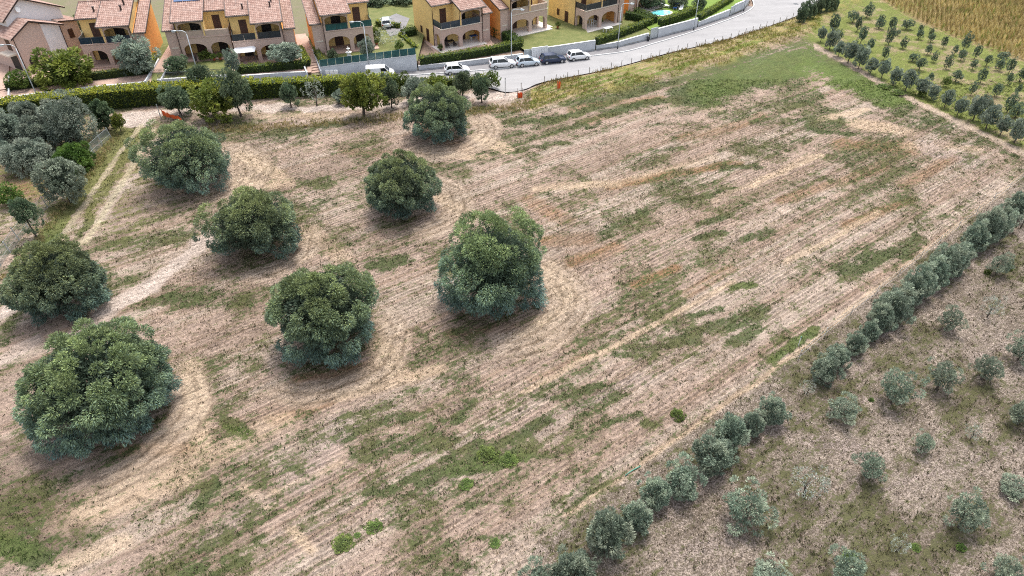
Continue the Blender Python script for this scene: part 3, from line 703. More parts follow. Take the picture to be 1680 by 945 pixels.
GREYV = variants('grey_crown', (241, 242, 243), nclump=44, nleaf=3600, leaf=(0.18, 0.055), cols=((.10, .135, .105), (.21, .24, .185)), clump=.28, lumpy=.3, droop=.1, shell=(.6, .98))
DARKV = variants('dark_crown', (251, 252, 253), nclump=44, nleaf=3600, leaf=(0.18, 0.06), cols=((.05, .08, .045), (.12, .15, .085)), clump=.28, lumpy=.3, droop=.1, shell=(.6, .98))
YELV = variants('yellow_crown', (261, 262), nclump=44, nleaf=3600, leaf=(0.20, 0.08), cols=((.075, .10, .02), (.165, .18, .034)), clump=.28, lumpy=.3, droop=.1, shell=(.55, 1.0))
BUSHV = variants('bush_crown', (271, 272), nclump=26, nleaf=1600, leaf=(0.20, 0.085), cols=((.055, .09, .018), (.11, .155, .032)), clump=.36, lumpy=.3, droop=.0, zmin=-.4)
TRUNKS = []
for s in (1, 2, 3):
    tm = trunk_mesh('trunk', 300 + s, 1.0, 0.09, 0.6, 1.7, 6, 5); tm.materials.append(MATS['bark']); TRUNKS.append(tm)
CNT = [0]
def small_tree(box, V, label, cat='tree', name='olive_tree', group=None, zb=0.15, level=None, trunk=True, hr=2.9):
    X, Y, R, H = fit_bbox(*box, zb=zb, hr=hr)
    if level:                       # raised garden: slide along the sight line to the terrace level
        u, v = proj(X, Y, 0); p = px(u, v, level); s = (p.y / Y); X, Y, R, H = p.x, p.y, R * s, H * s; z0 = level
    else:
        z0 = gz1(X, Y)
        if z0 < -0.15: z0 = 0.0
    CNT[0] += 1; k = CNT[0]
    vr = random.Random(k * 7 + 3); sv = vr.uniform(.84, 1.16) if group else 1.0; R *= sv; H *= sv * vr.uniform(.88, 1.16) if group else 1.0
    t = thing(name, label, cat, (X, Y, z0), (k * 2.4) % 6.28, group)
    c = link('crown', V[k % len(V)], t); c.scale = (R, R, H / 2); c.location = (0, 0, H * zb + H / 2)
    if trunk:
        q = link('trunk', TRUNKS[k % 3], t); hh = H * zb + H * .28; q.scale = (max(R * 0.85, .3),) * 2 + (hh,); q.location = (0, 0, 0)
    return t

# row of olives lining the field edge
rowb = [(858, 926, 912, 990), (908, 876, 974, 980), (963, 840, 1030, 917), (1013, 805, 1079, 880), (1053, 778, 1102, 837), (1091, 733, 1149, 817), (1141, 701, 1200, 777), (1170, 670, 1230, 742), (1213, 648, 1262, 717), (1245, 623, 1295, 700), (1331, 568, 1379, 627), (1353, 538, 1400, 605), (1388, 522, 1427, 582), (1413, 507, 1448, 560)]
for i in range(16):
    t = i / 15; u = 1447 + t * 258; v = 514 - t * 208; w = 25 - 4 * t + 3 * math.sin(i * 2.1); h = 30 - 3 * t + 3 * math.cos(i * 1.7)
    rowb.append((u - w, v - h, u + w, v + h))
rowb = [(a - 1, b_, c + 1, d_) for a, b_, c, d_ in rowb]
for b in rowb: small_tree(b, ROWV, 'grey-green bushy olive in the close row lining the field edge', 'tree', 'row_olive', 'olives planted in a row along the field edge', zb=0.04, hr=2.35)
# young orchard on the right
for b in [(1540, 492, 1582, 542), (1520, 582, 1578, 642), (1595, 564, 1648, 625), (1655, 538, 1706, 594), (1445, 612, 1502, 664), (1353, 640, 1418, 692), (1498, 697, 1538, 742), (1403, 721, 1462, 788), (1192, 788, 1274, 868), (1638, 778, 1700, 824), (1622, 405, 1664, 450), (1553, 803, 1628, 874), (1362, 888, 1434, 960), (1240, 922, 1300, 975), (1655, 652, 1710, 700), (1690, 460, 1730, 505), (1620, 905, 1690, 965)]:
    small_tree(b, YOUNGV, 'young olive with a small open crown, growing on weedy ground beyond the row', 'tree', 'young_olive', 'young olives scattered in the weedy plot', zb=0.14, hr=2.0)
for b in [(1608, 482, 1652, 520), (1584, 690, 1614, 722), (1297, 742, 1368, 818), (1463, 862, 1494, 908), (1314, 602, 1344, 645), (1666, 340, 1700, 372)]:
    small_tree(b, SPARSEV, 'thin pale young olive with see-through twigs in the weedy plot', 'tree', 'young_olive', 'thin pale olives in the weedy plot', zb=0.2, hr=2.0)
# far orchard
def fc(x, y, w, h): return (1340 + (x - w / 2) / 4.92, (y - h / 2) / 4.92, 1340 + (x + w / 2) / 4.92, (y + h / 2) / 4.92)
far_front = [(45, 280, 60, 80), (125, 310, 80, 120), (195, 370, 80, 120), (280, 410, 100, 130), (365, 460, 90, 120), (460, 500, 100, 120), (555, 520, 90, 140), (650, 590, 100, 120), (755, 620, 110, 140), (865, 670, 115, 120), (960, 710, 105, 120), (1070, 760, 105, 140), (1175, 830, 110, 140), (1300, 880, 115, 120), (1407, 950, 120, 120), (1525, 995, 120, 125), (1640, 1055, 125, 130)]
for f in far_front: small_tree(fc(f[0], f[1], f[2] * 1.22, f[3] * 1.15), GREYV, 'grey-blue young olive in the straight row along the dirt boundary strip', 'tree', 'orchard_olive', 'young olives along the boundary strip', zb=0.2)
far_rest = [(140, 200, 80, 100), (180, 270, 80, 100), (290, 120, 80, 110), (345, 190, 80, 110), (385, 285, 90, 110), (415, 80, 90, 140), (520, 125, 80, 110), (525, 190, 60, 60), (625, 165, 75, 105), (610, 270, 80, 110), (650, 255, 60, 70), (570, 440, 80, 90), (455, 350, 80, 100), (695, 345, 80, 80), (730, 200, 75, 100), (835, 205, 75, 75), (840, 270, 90, 85), (945, 220, 65, 85), (925, 275, 75, 85), (1040, 300, 90, 120), (1120, 340, 95, 130), (1220, 350, 75, 75), (1185, 425, 75, 85), (1300, 400, 85, 160), (1385, 460, 100, 110), (1475, 500, 105, 115), (1510, 440, 120, 85), (1590, 500, 115, 140), (1660, 570, 90, 130), (960, 430, 100, 100), (920, 380, 80, 80), (770, 440, 80, 80), (845, 505, 90, 90), (1070, 500, 85, 75), (1260, 510, 70, 80), (1365, 600, 85, 95), (1145, 600, 90, 75), (1270, 690, 95, 95), (930, 620, 60, 60), (1470, 700, 95, 95), (1650, 700, 80, 95), (1580, 790, 115, 150), (1395, 830, 100, 95), (1375, 770, 65, 75), (1550, 610, 75, 100), (1640, 880, 90, 100)]
_jr = random.Random(5)
far_rest = [(x + _jr.uniform(-16, 16), y + _jr.uniform(-12, 12), w * _jr.uniform(.75, 1.35), h * _jr.uniform(.75, 1.25)) for x, y, w, h in far_rest]
for f in far_rest: small_tree(fc(*f), FARV, 'dark green young tree in the grassy orchard below the corn field', 'tree', 'orchard_tree', 'young trees in the grassy orchard', zb=0.16)
for f in [(1045, 665, 70, 55), (860, 740, 80, 60), (560, 690, 120, 45), (660, 745, 110, 40)]: small_tree(fc(*f), BUSHV, 'low bright green bush at the edge of the grassy orchard', 'bush', 'green_bush', 'bright green bushes by the orchard edge', zb=0.0, trunk=False)
for i, (x, y) in enumerate([(1290, 165), (1340, 130), (1395, 120), (1455, 80), (1515, 60), (1565, 50), (1612, 40)]):
    u, v = 1100 + x / 5.98, y / 5.98; small_tree((u - 9, v - 13, u + 9, v + 12), DARKV, 'dark upright shrub in the short row beside the road verge', 'shrub', 'verge_shrub', 'shrubs in a row beside the road verge', zb=0.02, trunk=False)

# olives and shrubs behind the wire fence on the left
GL = 'grey olive tree in the tight thicket behind the leaning wire fence'
for b in [(58, 153, 152, 236), (28, 188, 97, 246), (-4, 226, 88, 283), (-25, 183, 42, 236), (78, 193, 130, 234), (14, 166, 66, 204), (-40, 226, 20, 260)]:
    big_tree(b, 400 + int(b[0]) + 60, GL, zb=0.12, nleaf=8000, nclump=50, leaf=(.3, .10), cols=((.10, .13, .10), (.20, .225, .175)), group='olives in the thicket behind the wire fence', up=None, clump=.28, lumpy=.25)
big_tree((58, 257, 138, 330), 431, 'single pale olive on the bare patch beside the wire fence and grass track', zb=0.15, nleaf=8000, nclump=46, leaf=(.3, .1), cols=((.09, .12, .085), (.20, .23, .17)), up=None, clump=.28, lumpy=.25)
big_tree((146, 158, 188, 212), 432, 'dark leafy shrub at the thicket end near the gravel drive', zb=0.02, nleaf=4500, nclump=36, cols=((.04, .065, .03), (.10, .13, .07)), name='leafy_shrub', cat='shrub', up=None, clump=.3, lumpy=.3)
big_tree((84, 231, 154, 282), 433, 'rich green conifer shrub with feathery sprays by the wire fence', zb=0.0, nleaf=9000, nclump=60, leaf=(.42, .07), cols=((.03, .065, .012), (.085, .14, .025)), name='conifer_shrub', cat='shrub', up=None, clump=.24, lumpy=.2)
small_tree((181, 176, 202, 210), YELV, 'small yellow-green sapling beside the gravel drive entrance', zb=0.3, name='sapling')
small_tree((14, 312, 62, 372), DARKV, 'spindly tree with a thin green crown inside the wire fence', zb=0.45, name='spindly_tree')
small_tree((-12, 300, 34, 338), BUSHV, 'green bush behind the spindly tree inside the wire fence', 'bush', 'green_bush', zb=0.0, trunk=False)
# trees in front of and beside the tall hedge
for b, V, l, zb in [((263, 139, 313, 184), DARKV, 'dark olive by the orange netting at the gravel drive', .18),
        ((305, 104, 352, 152), DARKV, 'dark olive rising behind the yellowish tree at the hedge', .15),
        ((313, 134, 380, 192), YELV, 'yellow-green broadleaf tree in front of the tall hedge', .12),
        ((358, 108, 410, 180), DARKV, 'tall grey-green tree with bare trunk beside the yellowish tree', .2),
        ((457, 132, 488, 170), DARKV, 'small lollipop tree standing alone on the gravel before the hedge', .2),
        ((498, 128, 532, 166), SPARSEV, 'thin greyish sapling on the gravel before the hedge', .25),
        ((547, 147, 572, 171), GREYV, 'tiny round grey shrub between the sapling and the yellow-green tree', .05),
        ((562, 121, 621, 183), YELV, 'yellow-green tree standing apart on the field margin', .2),
        ((624, 129, 655, 170), DARKV, 'small trim tree right of the yellow-green field margin tree', .22),
        ((661, 127, 702, 166), GREYV, 'bluish olive behind the olive nearest the parked cars', .15),
        ((744, 106, 772, 154), DARKV, 'slim dark tree in front of the parked white hatchback', .12),
        ((775, 123, 804, 160), DARKV, 'small dark tree with a thin trunk beside the field gate', .25),
        ((795, 117, 819, 146), BUSHV, 'bright green bush at the hedge end by the road', .0),
        ((644, 119, 674, 152), BUSHV, 'bright green bush below the parked white van', .0),
        ((702, 124, 732, 150), YELV, 'yellow-green bush in the gap below the parked white hatchback', .0)]:
    small_tree(b, V, l, 'bush' if zb == 0 else 'tree', 'roadside_bush' if zb == 0 else 'roadside_tree', zb=zb, trunk=zb > 0)
# planted weeds that stand out
for u, v, r in [(563, 895, 18), (613, 868, 14), (587, 880, 5), (1112, 680, 12), (812, 893, 8), (1430, 655, 5), (1620, 447, 7), (1656, 441, 6), (1503, 897, 9), (1578, 898, 9), (1395, 912, 12), (800, 745, 16), (835, 755, 14), (765, 795, 10)]:
    lab = 'leafy green weed clump among the stubble rows' if v < 1200 and u < 1300 else 'bright yellow-green weed clump among the young olives'
    small_tree((u - r, v - r * .8, u + r, v + r * .8), BUSHV, lab, 'weed', 'weed_clump', 'weed clumps in the stubble' if u < 1300 else 'weed clumps among the young olives', zb=-0.25, trunk=False)

# ------------------------------------------------------------------ hedges
def hedge(pts, level, height, thick, label, cols, dens=46, leaf=(.30, .17), name='hedge', seed=1, group=None, lumpy=.22):
    """pts: world points of the centre line"""
    r = np.random.default_rng(seed)
    P = [Vector((p.x, p.y, 0)) for p in pts]; c = P[0].copy(); c.z = level
    t = thing(name, label, 'hedge', c, 0, group)
    mb = MB(); ribbon([p - P[0] for p in P], -thick * .36, thick * .36, -0.1, height * .88, mb)
    mb.build('inner_branches', 'hedge_core', t)
    VV, CC = [], []
    for i in range(len(P) - 1):
        a, b = P[i] - P[0], P[i + 1] - P[0]; L = (b - a).length
        if L < .01: continue
        d = (b - a) / L; nrm = Vector((-d.y, d.x, 0))
        area = L * (2 * height + thick); n = int(area * dens)
        s = r.uniform(-.2, L + .2, n); q = r.uniform(0, 2 * height + thick, n)
        off = np.where(q < height, -thick / 2, np.where(q < height + thick, q - height - thick / 2, thick / 2))
        z = np.where(q < height, q, np.where(q < height + thick, height, 2 * height + thick - q))
        wx = s + a.x * .7 + i * 3.3
        lmp = fbm(wx * 1.3, z * 1.1 + off, seed, 3) - .5
        dep = r.uniform(-.25, .1, n) + lmp * lumpy * 1.6
        nx = np.where(q < height, -1, np.where(q < height + thick, 0, 1)); nz = np.where((q >= height) & (q < height + thick), 1, .25)
        off = off + nx * dep; z = z + nz * dep * np.where(nz == 1, 1.6, 1.0)
        pos = np.stack([a.x + d.x * s + nrm.x * off, a.y + d.y * s + nrm.y * off, np.maximum(z, .02)], 1)
        nr = np.stack([nrm.x * nx, nrm.y * nx, nz], 1) + r.normal(0, .55, (n, 3))
        tt = np.clip(r.uniform(0, 1, n) * .6 + (fbm(wx * .9, z * 2, seed + 4, 2)) * .5, 0, 1)[:, None]
        T = np.array(cols[0]) * (1 - tt) + np.array(cols[1]) * tt
        # fresh shoots on the clipped top
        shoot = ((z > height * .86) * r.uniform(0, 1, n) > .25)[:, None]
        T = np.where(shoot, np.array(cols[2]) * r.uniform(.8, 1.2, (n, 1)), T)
        v, f, c_ = leaf_quads(pos, nr, leaf[0], leaf[1], r, T); VV.append(v); CC.append(c_)
    V = np.concatenate(VV); C = np.concatenate(CC)
    link('foliage', np_mesh('foliage', V, np.arange(len(V)).reshape(-1, 4), 'foliage', C), t)
    return t
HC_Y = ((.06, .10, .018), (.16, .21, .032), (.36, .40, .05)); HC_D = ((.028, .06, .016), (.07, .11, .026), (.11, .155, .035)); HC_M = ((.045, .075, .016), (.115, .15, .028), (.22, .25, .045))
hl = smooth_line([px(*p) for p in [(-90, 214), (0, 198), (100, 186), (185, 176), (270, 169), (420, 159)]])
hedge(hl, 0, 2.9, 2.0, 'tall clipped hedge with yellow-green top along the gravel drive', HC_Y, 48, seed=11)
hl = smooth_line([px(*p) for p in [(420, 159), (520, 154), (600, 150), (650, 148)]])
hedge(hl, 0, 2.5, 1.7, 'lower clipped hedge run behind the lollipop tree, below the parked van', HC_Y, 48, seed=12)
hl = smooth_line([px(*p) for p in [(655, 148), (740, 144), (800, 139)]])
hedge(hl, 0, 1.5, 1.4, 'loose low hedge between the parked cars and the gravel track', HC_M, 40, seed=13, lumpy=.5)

# ------------------------------------------------------------------ houses
TAN_ROOF = math.tan(R_(17))
def roof_tiles(x0, x1, y0, y1, z0, slope=TAN_ROOF):
    """corrugated tile slope rising towards +y, eave at (y0, z0)"""
    n = max(2, round((x1 - x0) / 0.3)); w = (x1 - x0) / n
    xs_, hs = [], []
    for i in range(n):
        for k, h in enumerate((0.0, 0.055, 0.085, 0.055)): xs_.append(x0 + w * (i + k / 4)); hs.append(h)
    xs_.append(x1); hs.append(0)
    rows = max(2, round((y1 - y0) / 0.45)); ry = (y1 - y0) / rows
    mb = MB(); V = []; m = len(xs_)
    for j in range(rows):
        for e, lift in ((0, .035), (1, 0.0)):
            y = y0 + (j + e) * ry
            for x, h in zip(xs_, hs): V.append((x, y, z0 + (y - y0) * slope + h + lift))
    Fs = []
    for j in range(2 * rows - 1):
        for i in range(m - 1): Fs.append((j * m + i, j * m + i + 1, (j + 1) * m + i + 1, (j + 1) * m + i))
    return mb.add(V, Fs)
def slab(mb, x0, x1, y0, y1, z0, th=.16, slope=TAN_ROOF):
    z1 = z0 + (y1 - y0) * slope
    return mb.add([(x0, y0, z0 - th), (x1, y0, z0 - th), (x1, y1, z1 - th), (x0, y1, z1 - th), (x0, y0, z0), (x1, y0, z0), (x1, y1, z1), (x0, y1, z1)],
                  [(0, 3, 2, 1), (4, 5, 6, 7), (0, 1, 5, 4), (1, 2, 6, 5), (2, 3, 7, 6), (3, 0, 4, 7)])
def arch_poly(x0, x1, z0, z1, ops):
    """outline of a wall from z0 to z1 with openings (xa, xb, spring, rise) open at the bottom"""
    pts = [(x0, z1), (x0, z0)]
    for xa, xb, spr, rise in ops:
        pts.append((xa, z0)); 
        for k in range(13):
            t = k / 12; pts.append((xa + (xb - xa) * t, z0 + spr + rise * (1 - (2 * t - 1) ** 2) ** 0.6))
        pts.append((xb, z0))
    pts += [(x1, z0), (x1, z1)]
    return pts
def house(loc, ang, label, mirror=False, rail='rail_grey', wall='stucco_yellow', furniture=None, depth=10.5, pergola=False, chim=True, solar=False, white_slab=False):
    LW, TW, SW = 4.2, 3.6, 1.7           # loggia, terrace, stair-wing widths
    F1, EB, EA, EC = 3.35, 6.15, 6.6, 4.65
    h = thing('house', label, 'house', loc, R_(ang), 'terraced yellow houses above the road')
    mfn = (lambda v: (LW - v[0], v[1], v[2])) if mirror else (lambda v: v)
    def part(mb, name, mat, parent=h, smooth=False): return mb.mapx(mfn).build(name, mat, parent, smooth)
    ZB = -1.2
    # walls
    BD = 2.9
    tops = EA + (depth - BD) * 0.5 * TAN_ROOF
    part(MB().prism([(BD, ZB), (depth, ZB), (depth, EA - .1), ((BD + depth) / 2, tops - .2), (BD, EA - .1)], 'x', -TW, 0.0), 'wall', wall)
    part(MB().prism([(BD, ZB), (depth, ZB), (depth, EB + .3), ((depth - .5) / 2 + 1, EB + TAN_ROOF * ((depth - .5) / 2 + 1.2) - .2), (BD, EB + TAN_ROOF * BD - .1)], 'x', 0.003, LW - .003), 'wall', wall)
    part(MB().prism([(0.0, F1 + .2), (BD, F1 + .2), (BD, EB + TAN_ROOF * BD + .06), (0.0, EB + .03)], 'x', 0.0, .22), 'wall', wall)
    part(MB().prism([(0.45, ZB), (depth - 1, ZB), (depth - 1, EC + TAN_ROOF * (depth - 1.3)), (0.45, EC - .02)], 'x', LW, LW + SW), 'stair_wing_wall', 'stucco_orange_bounce')
    part(MB().box(LW - .01, LW + SW + .03, .38, .447, ZB, EC - .05), 'stair_wing_front', 'brick_pink')
    part(MB().box(LW + .3, LW + SW - .3, .33, .379, 1.75, 1.95), 'cornice', 'trim_cream')
    # portico
    part(MB().prism(arch_poly(-TW, LW, -.05, F1, [(-TW + .45, -.32, 1.75, .72), (.32, LW - .45, 1.75, .72)]), 'y', 0.0, .42), 'portico_wall', 'brick_pink')
    part(MB().prism(arch_poly(.42, BD + .05, -.05, F1 - .01, [(.75, BD - .3, 1.8, .55)]), 'x', -TW + .002, -TW + .4), 'portico_side', 'brick_pink' if not mirror else 'brick_pink')
    part(MB().box(-TW + .02, LW - .02, .43, BD + .03, F1 - .28, F1 - .02), 'balcony_floor', 'trim_cream')
    part(MB().box(-TW - .08, LW + .05, -.10, .50, F1, F1 + .09), 'balcony_edge', 'trim_cream' if white_slab else 'brick_pink')
    part(MB().box(-TW - .6, LW + .4, -.9, BD + .1, ZB, .02), 'porch_floor', 'paving_terracotta' if not white_slab else 'paving_pale')
    # loggia front above
    lg = MB().prism(arch_poly(0.0, LW, F1 + .09, EB - .12, [(.34, LW - .34, 1.75, .45)]), 'y', 0.03, .38)
    part(lg, 'loggia_front', 'brick_pink')
    part(MB().box(LW - .3, LW - .01, .38, BD, F1 + .09, F1 + 1.1), 'loggia_side', 'brick_pink')
    # railings
    def rail_panels(xa, xb, y, n):
        w = (xb - xa) / n
        for i in range(n):
            if rail == 'rail_stone': part(MB().box(xa + w * i + .002, xa + w * (i + 1) - .002, y, y + .14, F1 + .09, F1 + 1.0), 'railing_panel', rail)
            else: part(MB().box(xa + w * i + .02, xa + w * (i + 1) - .02, y, y + .05, F1 + .12, F1 + 1.08), 'railing_panel', rail)
    rail_panels(.36, LW - .36, .12, 2); rail_panels(-TW + .06, -.02, .02, 2)
    part(MB().box(-TW + .02, -TW + .08, .1, BD - .05, F1 + .12, F1 + 1.08), 'railing_panel', rail)
    part(MB().box(-TW, LW, 0.0, .06, F1 + 1.085, F1 + 1.13), 'handrail', 'metal_dark' if rail != 'rail_stone' else 'trim_cream')
    # doors and windows
    def opening(x, w, z0, z1, y, mat='shutter_brown', name='shutter_door'):
        d = MB().box(x - w / 2, x + w / 2, y - .07, y + .02, z0, z1); o = part(d, name, mat)
        part(MB().box(x - .02, x + .02, y - .09, y - .071, z0 + .05, z1 - .05), 'meeting_stile', 'gutter_brown', o)
        for k in range(1, 5):
            zz = z0 + (z1 - z0) * k / 5; part(MB().box(x - w / 2 + .06, x + w / 2 - .06, y - .083, y - .0705, zz - .03, zz + .03), 'rail', 'gutter_brown', o)
        return o
    opening(-TW / 2 + .1, 1.15, F1 + .12, F1 + 2.45, BD)
    opening(LW * .42, 1.5, F1 + .12, F1 + 2.35, BD + .003, 'dark_inside', 'balcony_door')
    opening(-TW * .5, 1.35, .05, 2.35, BD - .002, 'dark_inside', 'porch_door')
    opening(LW * .40, 1.4, .05, 2.35, BD + .001)
    for (yy, z0, z1, w) in ((5.2, .1, 2.2, .95), (7.6, 1.0, 2.1, .7)):      # side wall
        o = part(MB().box(-TW - .06, -TW + .02, yy - w / 2, yy + w / 2, z0, z1), 'side_shutter', 'shutter_brown')
        part(MB().box(-TW - .075, -TW - .061, yy - .02, yy + .02, z0 + .05, z1 - .05), 'meeting_stile', 'gutter_brown', o)
    # roofs
    ra = (-TW - .35, -.02, BD - .55, (BD + depth) / 2, EA); rb = (-.3, LW + .3, -.95, depth * .55, EB - .02); rc = (LW + .32, LW + SW + .35, 0.05, depth - 2, EC)
    for (x0, x1, y0, y1, z0) in (ra, rb, rc):
        rf = part(roof_tiles(x0, x1, y0, y1, z0 + .03), 'roof', 'roof_tile')
        part(slab(MB(), x0 + .03, x1 - .03, y0 + .04, y1, z0), 'roof_deck', 'trim_cream', rf)
        part(MB().tube([(x0 - .02, y0 - .05, z0 - .03), (x1 + .02, y0 - .05, z0 - .03)], .075, 8), 'gutter', 'gutter_brown', rf)
        part(slab(MB(), x0 - .06, x0 + .025, y0, y1, z0 + .10, .25), 'verge', 'gutter_brown', rf)
        part(slab(MB(), x1 - .025, x1 + .06, y0, y1, z0 + .10, .25), 'verge', 'gutter_brown', rf)
    # rear slopes
    for (x0, x1, y0, y1, z0) in (ra, rb):
        zt = z0 + (y1 - y0) * TAN_ROOF
        part(MB().add([(x0, y1, zt + .1), (x1, y1, zt + .1), (x1, y1 + 4.6, zt - 1.3), (x0, y1 + 4.6, zt - 1.3)], [(0, 1, 2, 3)]), 'rear_roof', 'roof_tile')
        part(MB().tube([(x0, y1, zt + .12), (x1, y1, zt + .12)], .14, 8), 'ridge_tiles', 'roof_tile')
    part(MB().box(LW + .02, LW + .315, -.2, depth * .5, EB - 1.4, EB + .0), 'flank_wall', 'trim_cream') if False else None
    part(MB().prism([(.03, EC - .4), (depth * .5, EC - .4), (depth * .5, EB + TAN_ROOF * (depth * .5 + .9) - .2), (.03, EB + .1)], 'x', LW - .2, LW + .02), 'flank_wall', wall)
    # drainpipes
    for (x, y) in ((-TW - .07, BD - .1), (LW + .02, -.08)):
        part(MB().tube([(x, y, .0), (x, y, EB - .2)], .055, 6), 'drainpipe', 'gutter_brown')
    if chim:
        for (x, y) in ((LW * .72, 3.0), (LW * .78, 4.4), (-TW * .35, 4.0)):
            z = (EB + (y + .95) * TAN_ROOF) if x > 0 else (EA + (y - BD + .55) * TAN_ROOF)
            c = part(MB().box(x - .11, x + .11, y - .11, y + .11, z - .1, z + .75), 'chimney', 'gutter_brown')
            part(MB().box(x - .17, x + .17, y - .17, y + .17, z + .752, z + .82), 'cap', 'gutter_brown', c)
    ax_, ay_ = -TW * .6, BD + 2.6; az_ = EA + (ay_ - BD + .55) * TAN_ROOF
    an = part(MB().tube([(ax_, ay_, az_ - .1), (ax_, ay_, az_ + 2.0)], .025, 5), 'aerial', 'metal_galv')
    for q_ in range(4): part(MB().tube([(ax_ - .35, ay_ - .3 + .2 * q_, az_ + 1.9), (ax_ + .35, ay_ - .3 + .2 * q_, az_ + 1.9)], .015, 4), 'rod', 'metal_galv', an)
    part(MB().tube([(ax_, ay_ - .35, az_ + 1.88), (ax_, ay_ + .4, az_ + 1.88)], .02, 4), 'boom', 'metal_galv', an)
    if solar:
        for k in range(3):
            x0 = .15 + k * 1.35
            part(slab(MB(), x0, x0 + 1.28, 4.1, 5.9, EB + 5.05 * TAN_ROOF + .2, .05), 'solar_panel', 'solar_blue')
    return h
def place(x, y, lev): return (x, y, lev)
HZ = dict(h2=1.0, h3l=1.2, h3r=.8, h4=1.7, h5=.9, h6=1.4, h7=1.0, h8=1.2)
house(place(-63.7, 107.5, HZ['h2']), 12, 'yellow house with dark glass balcony, behind the large grey garden olive', rail='rail_navy')
house(place(-52.9, 109.2, HZ['h3l']), 13.5, 'yellow house with solar panels on the roof and a pale masonry balcony', mirror=True, rail='rail_stone', solar=True, chim=False)
house(place(-40.8, 109.9, HZ['h3r']), 16.5, 'yellow house with charcoal slatted balconies and white sunshade under its arch', rail='rail_grey')
house(place(-30.1, 111.0, HZ['h4']), 20.5, 'yellow house with teal glass balconies above the glass-topped garden wall', mirror=True, rail='rail_teal', chim=False)
house(place(-8.6, 116.2, HZ['h5']), 32, 'yellow house with dark balconies above the bare brown garden', rail='rail_navy', white_slab=True)
house(place(-.3, 120.2, HZ['h6']), 33, 'yellow house with a white paved terrace beside the mown lawn', mirror=True, rail='rail_stone', white_slab=True, chim=False)
house(place(15.9, 126.1, HZ['h7']), 36, 'yellow house with grey balconies and a white table on its lawn', rail='rail_grey', white_slab=True)
pp = px(1043, 20, HZ['h8'])
house((pp.x, pp.y, HZ['h8']), 38, 'orange-sided house beside the turquoise swimming pool', mirror=True, rail='rail_stone', white_slab=True, chim=False)

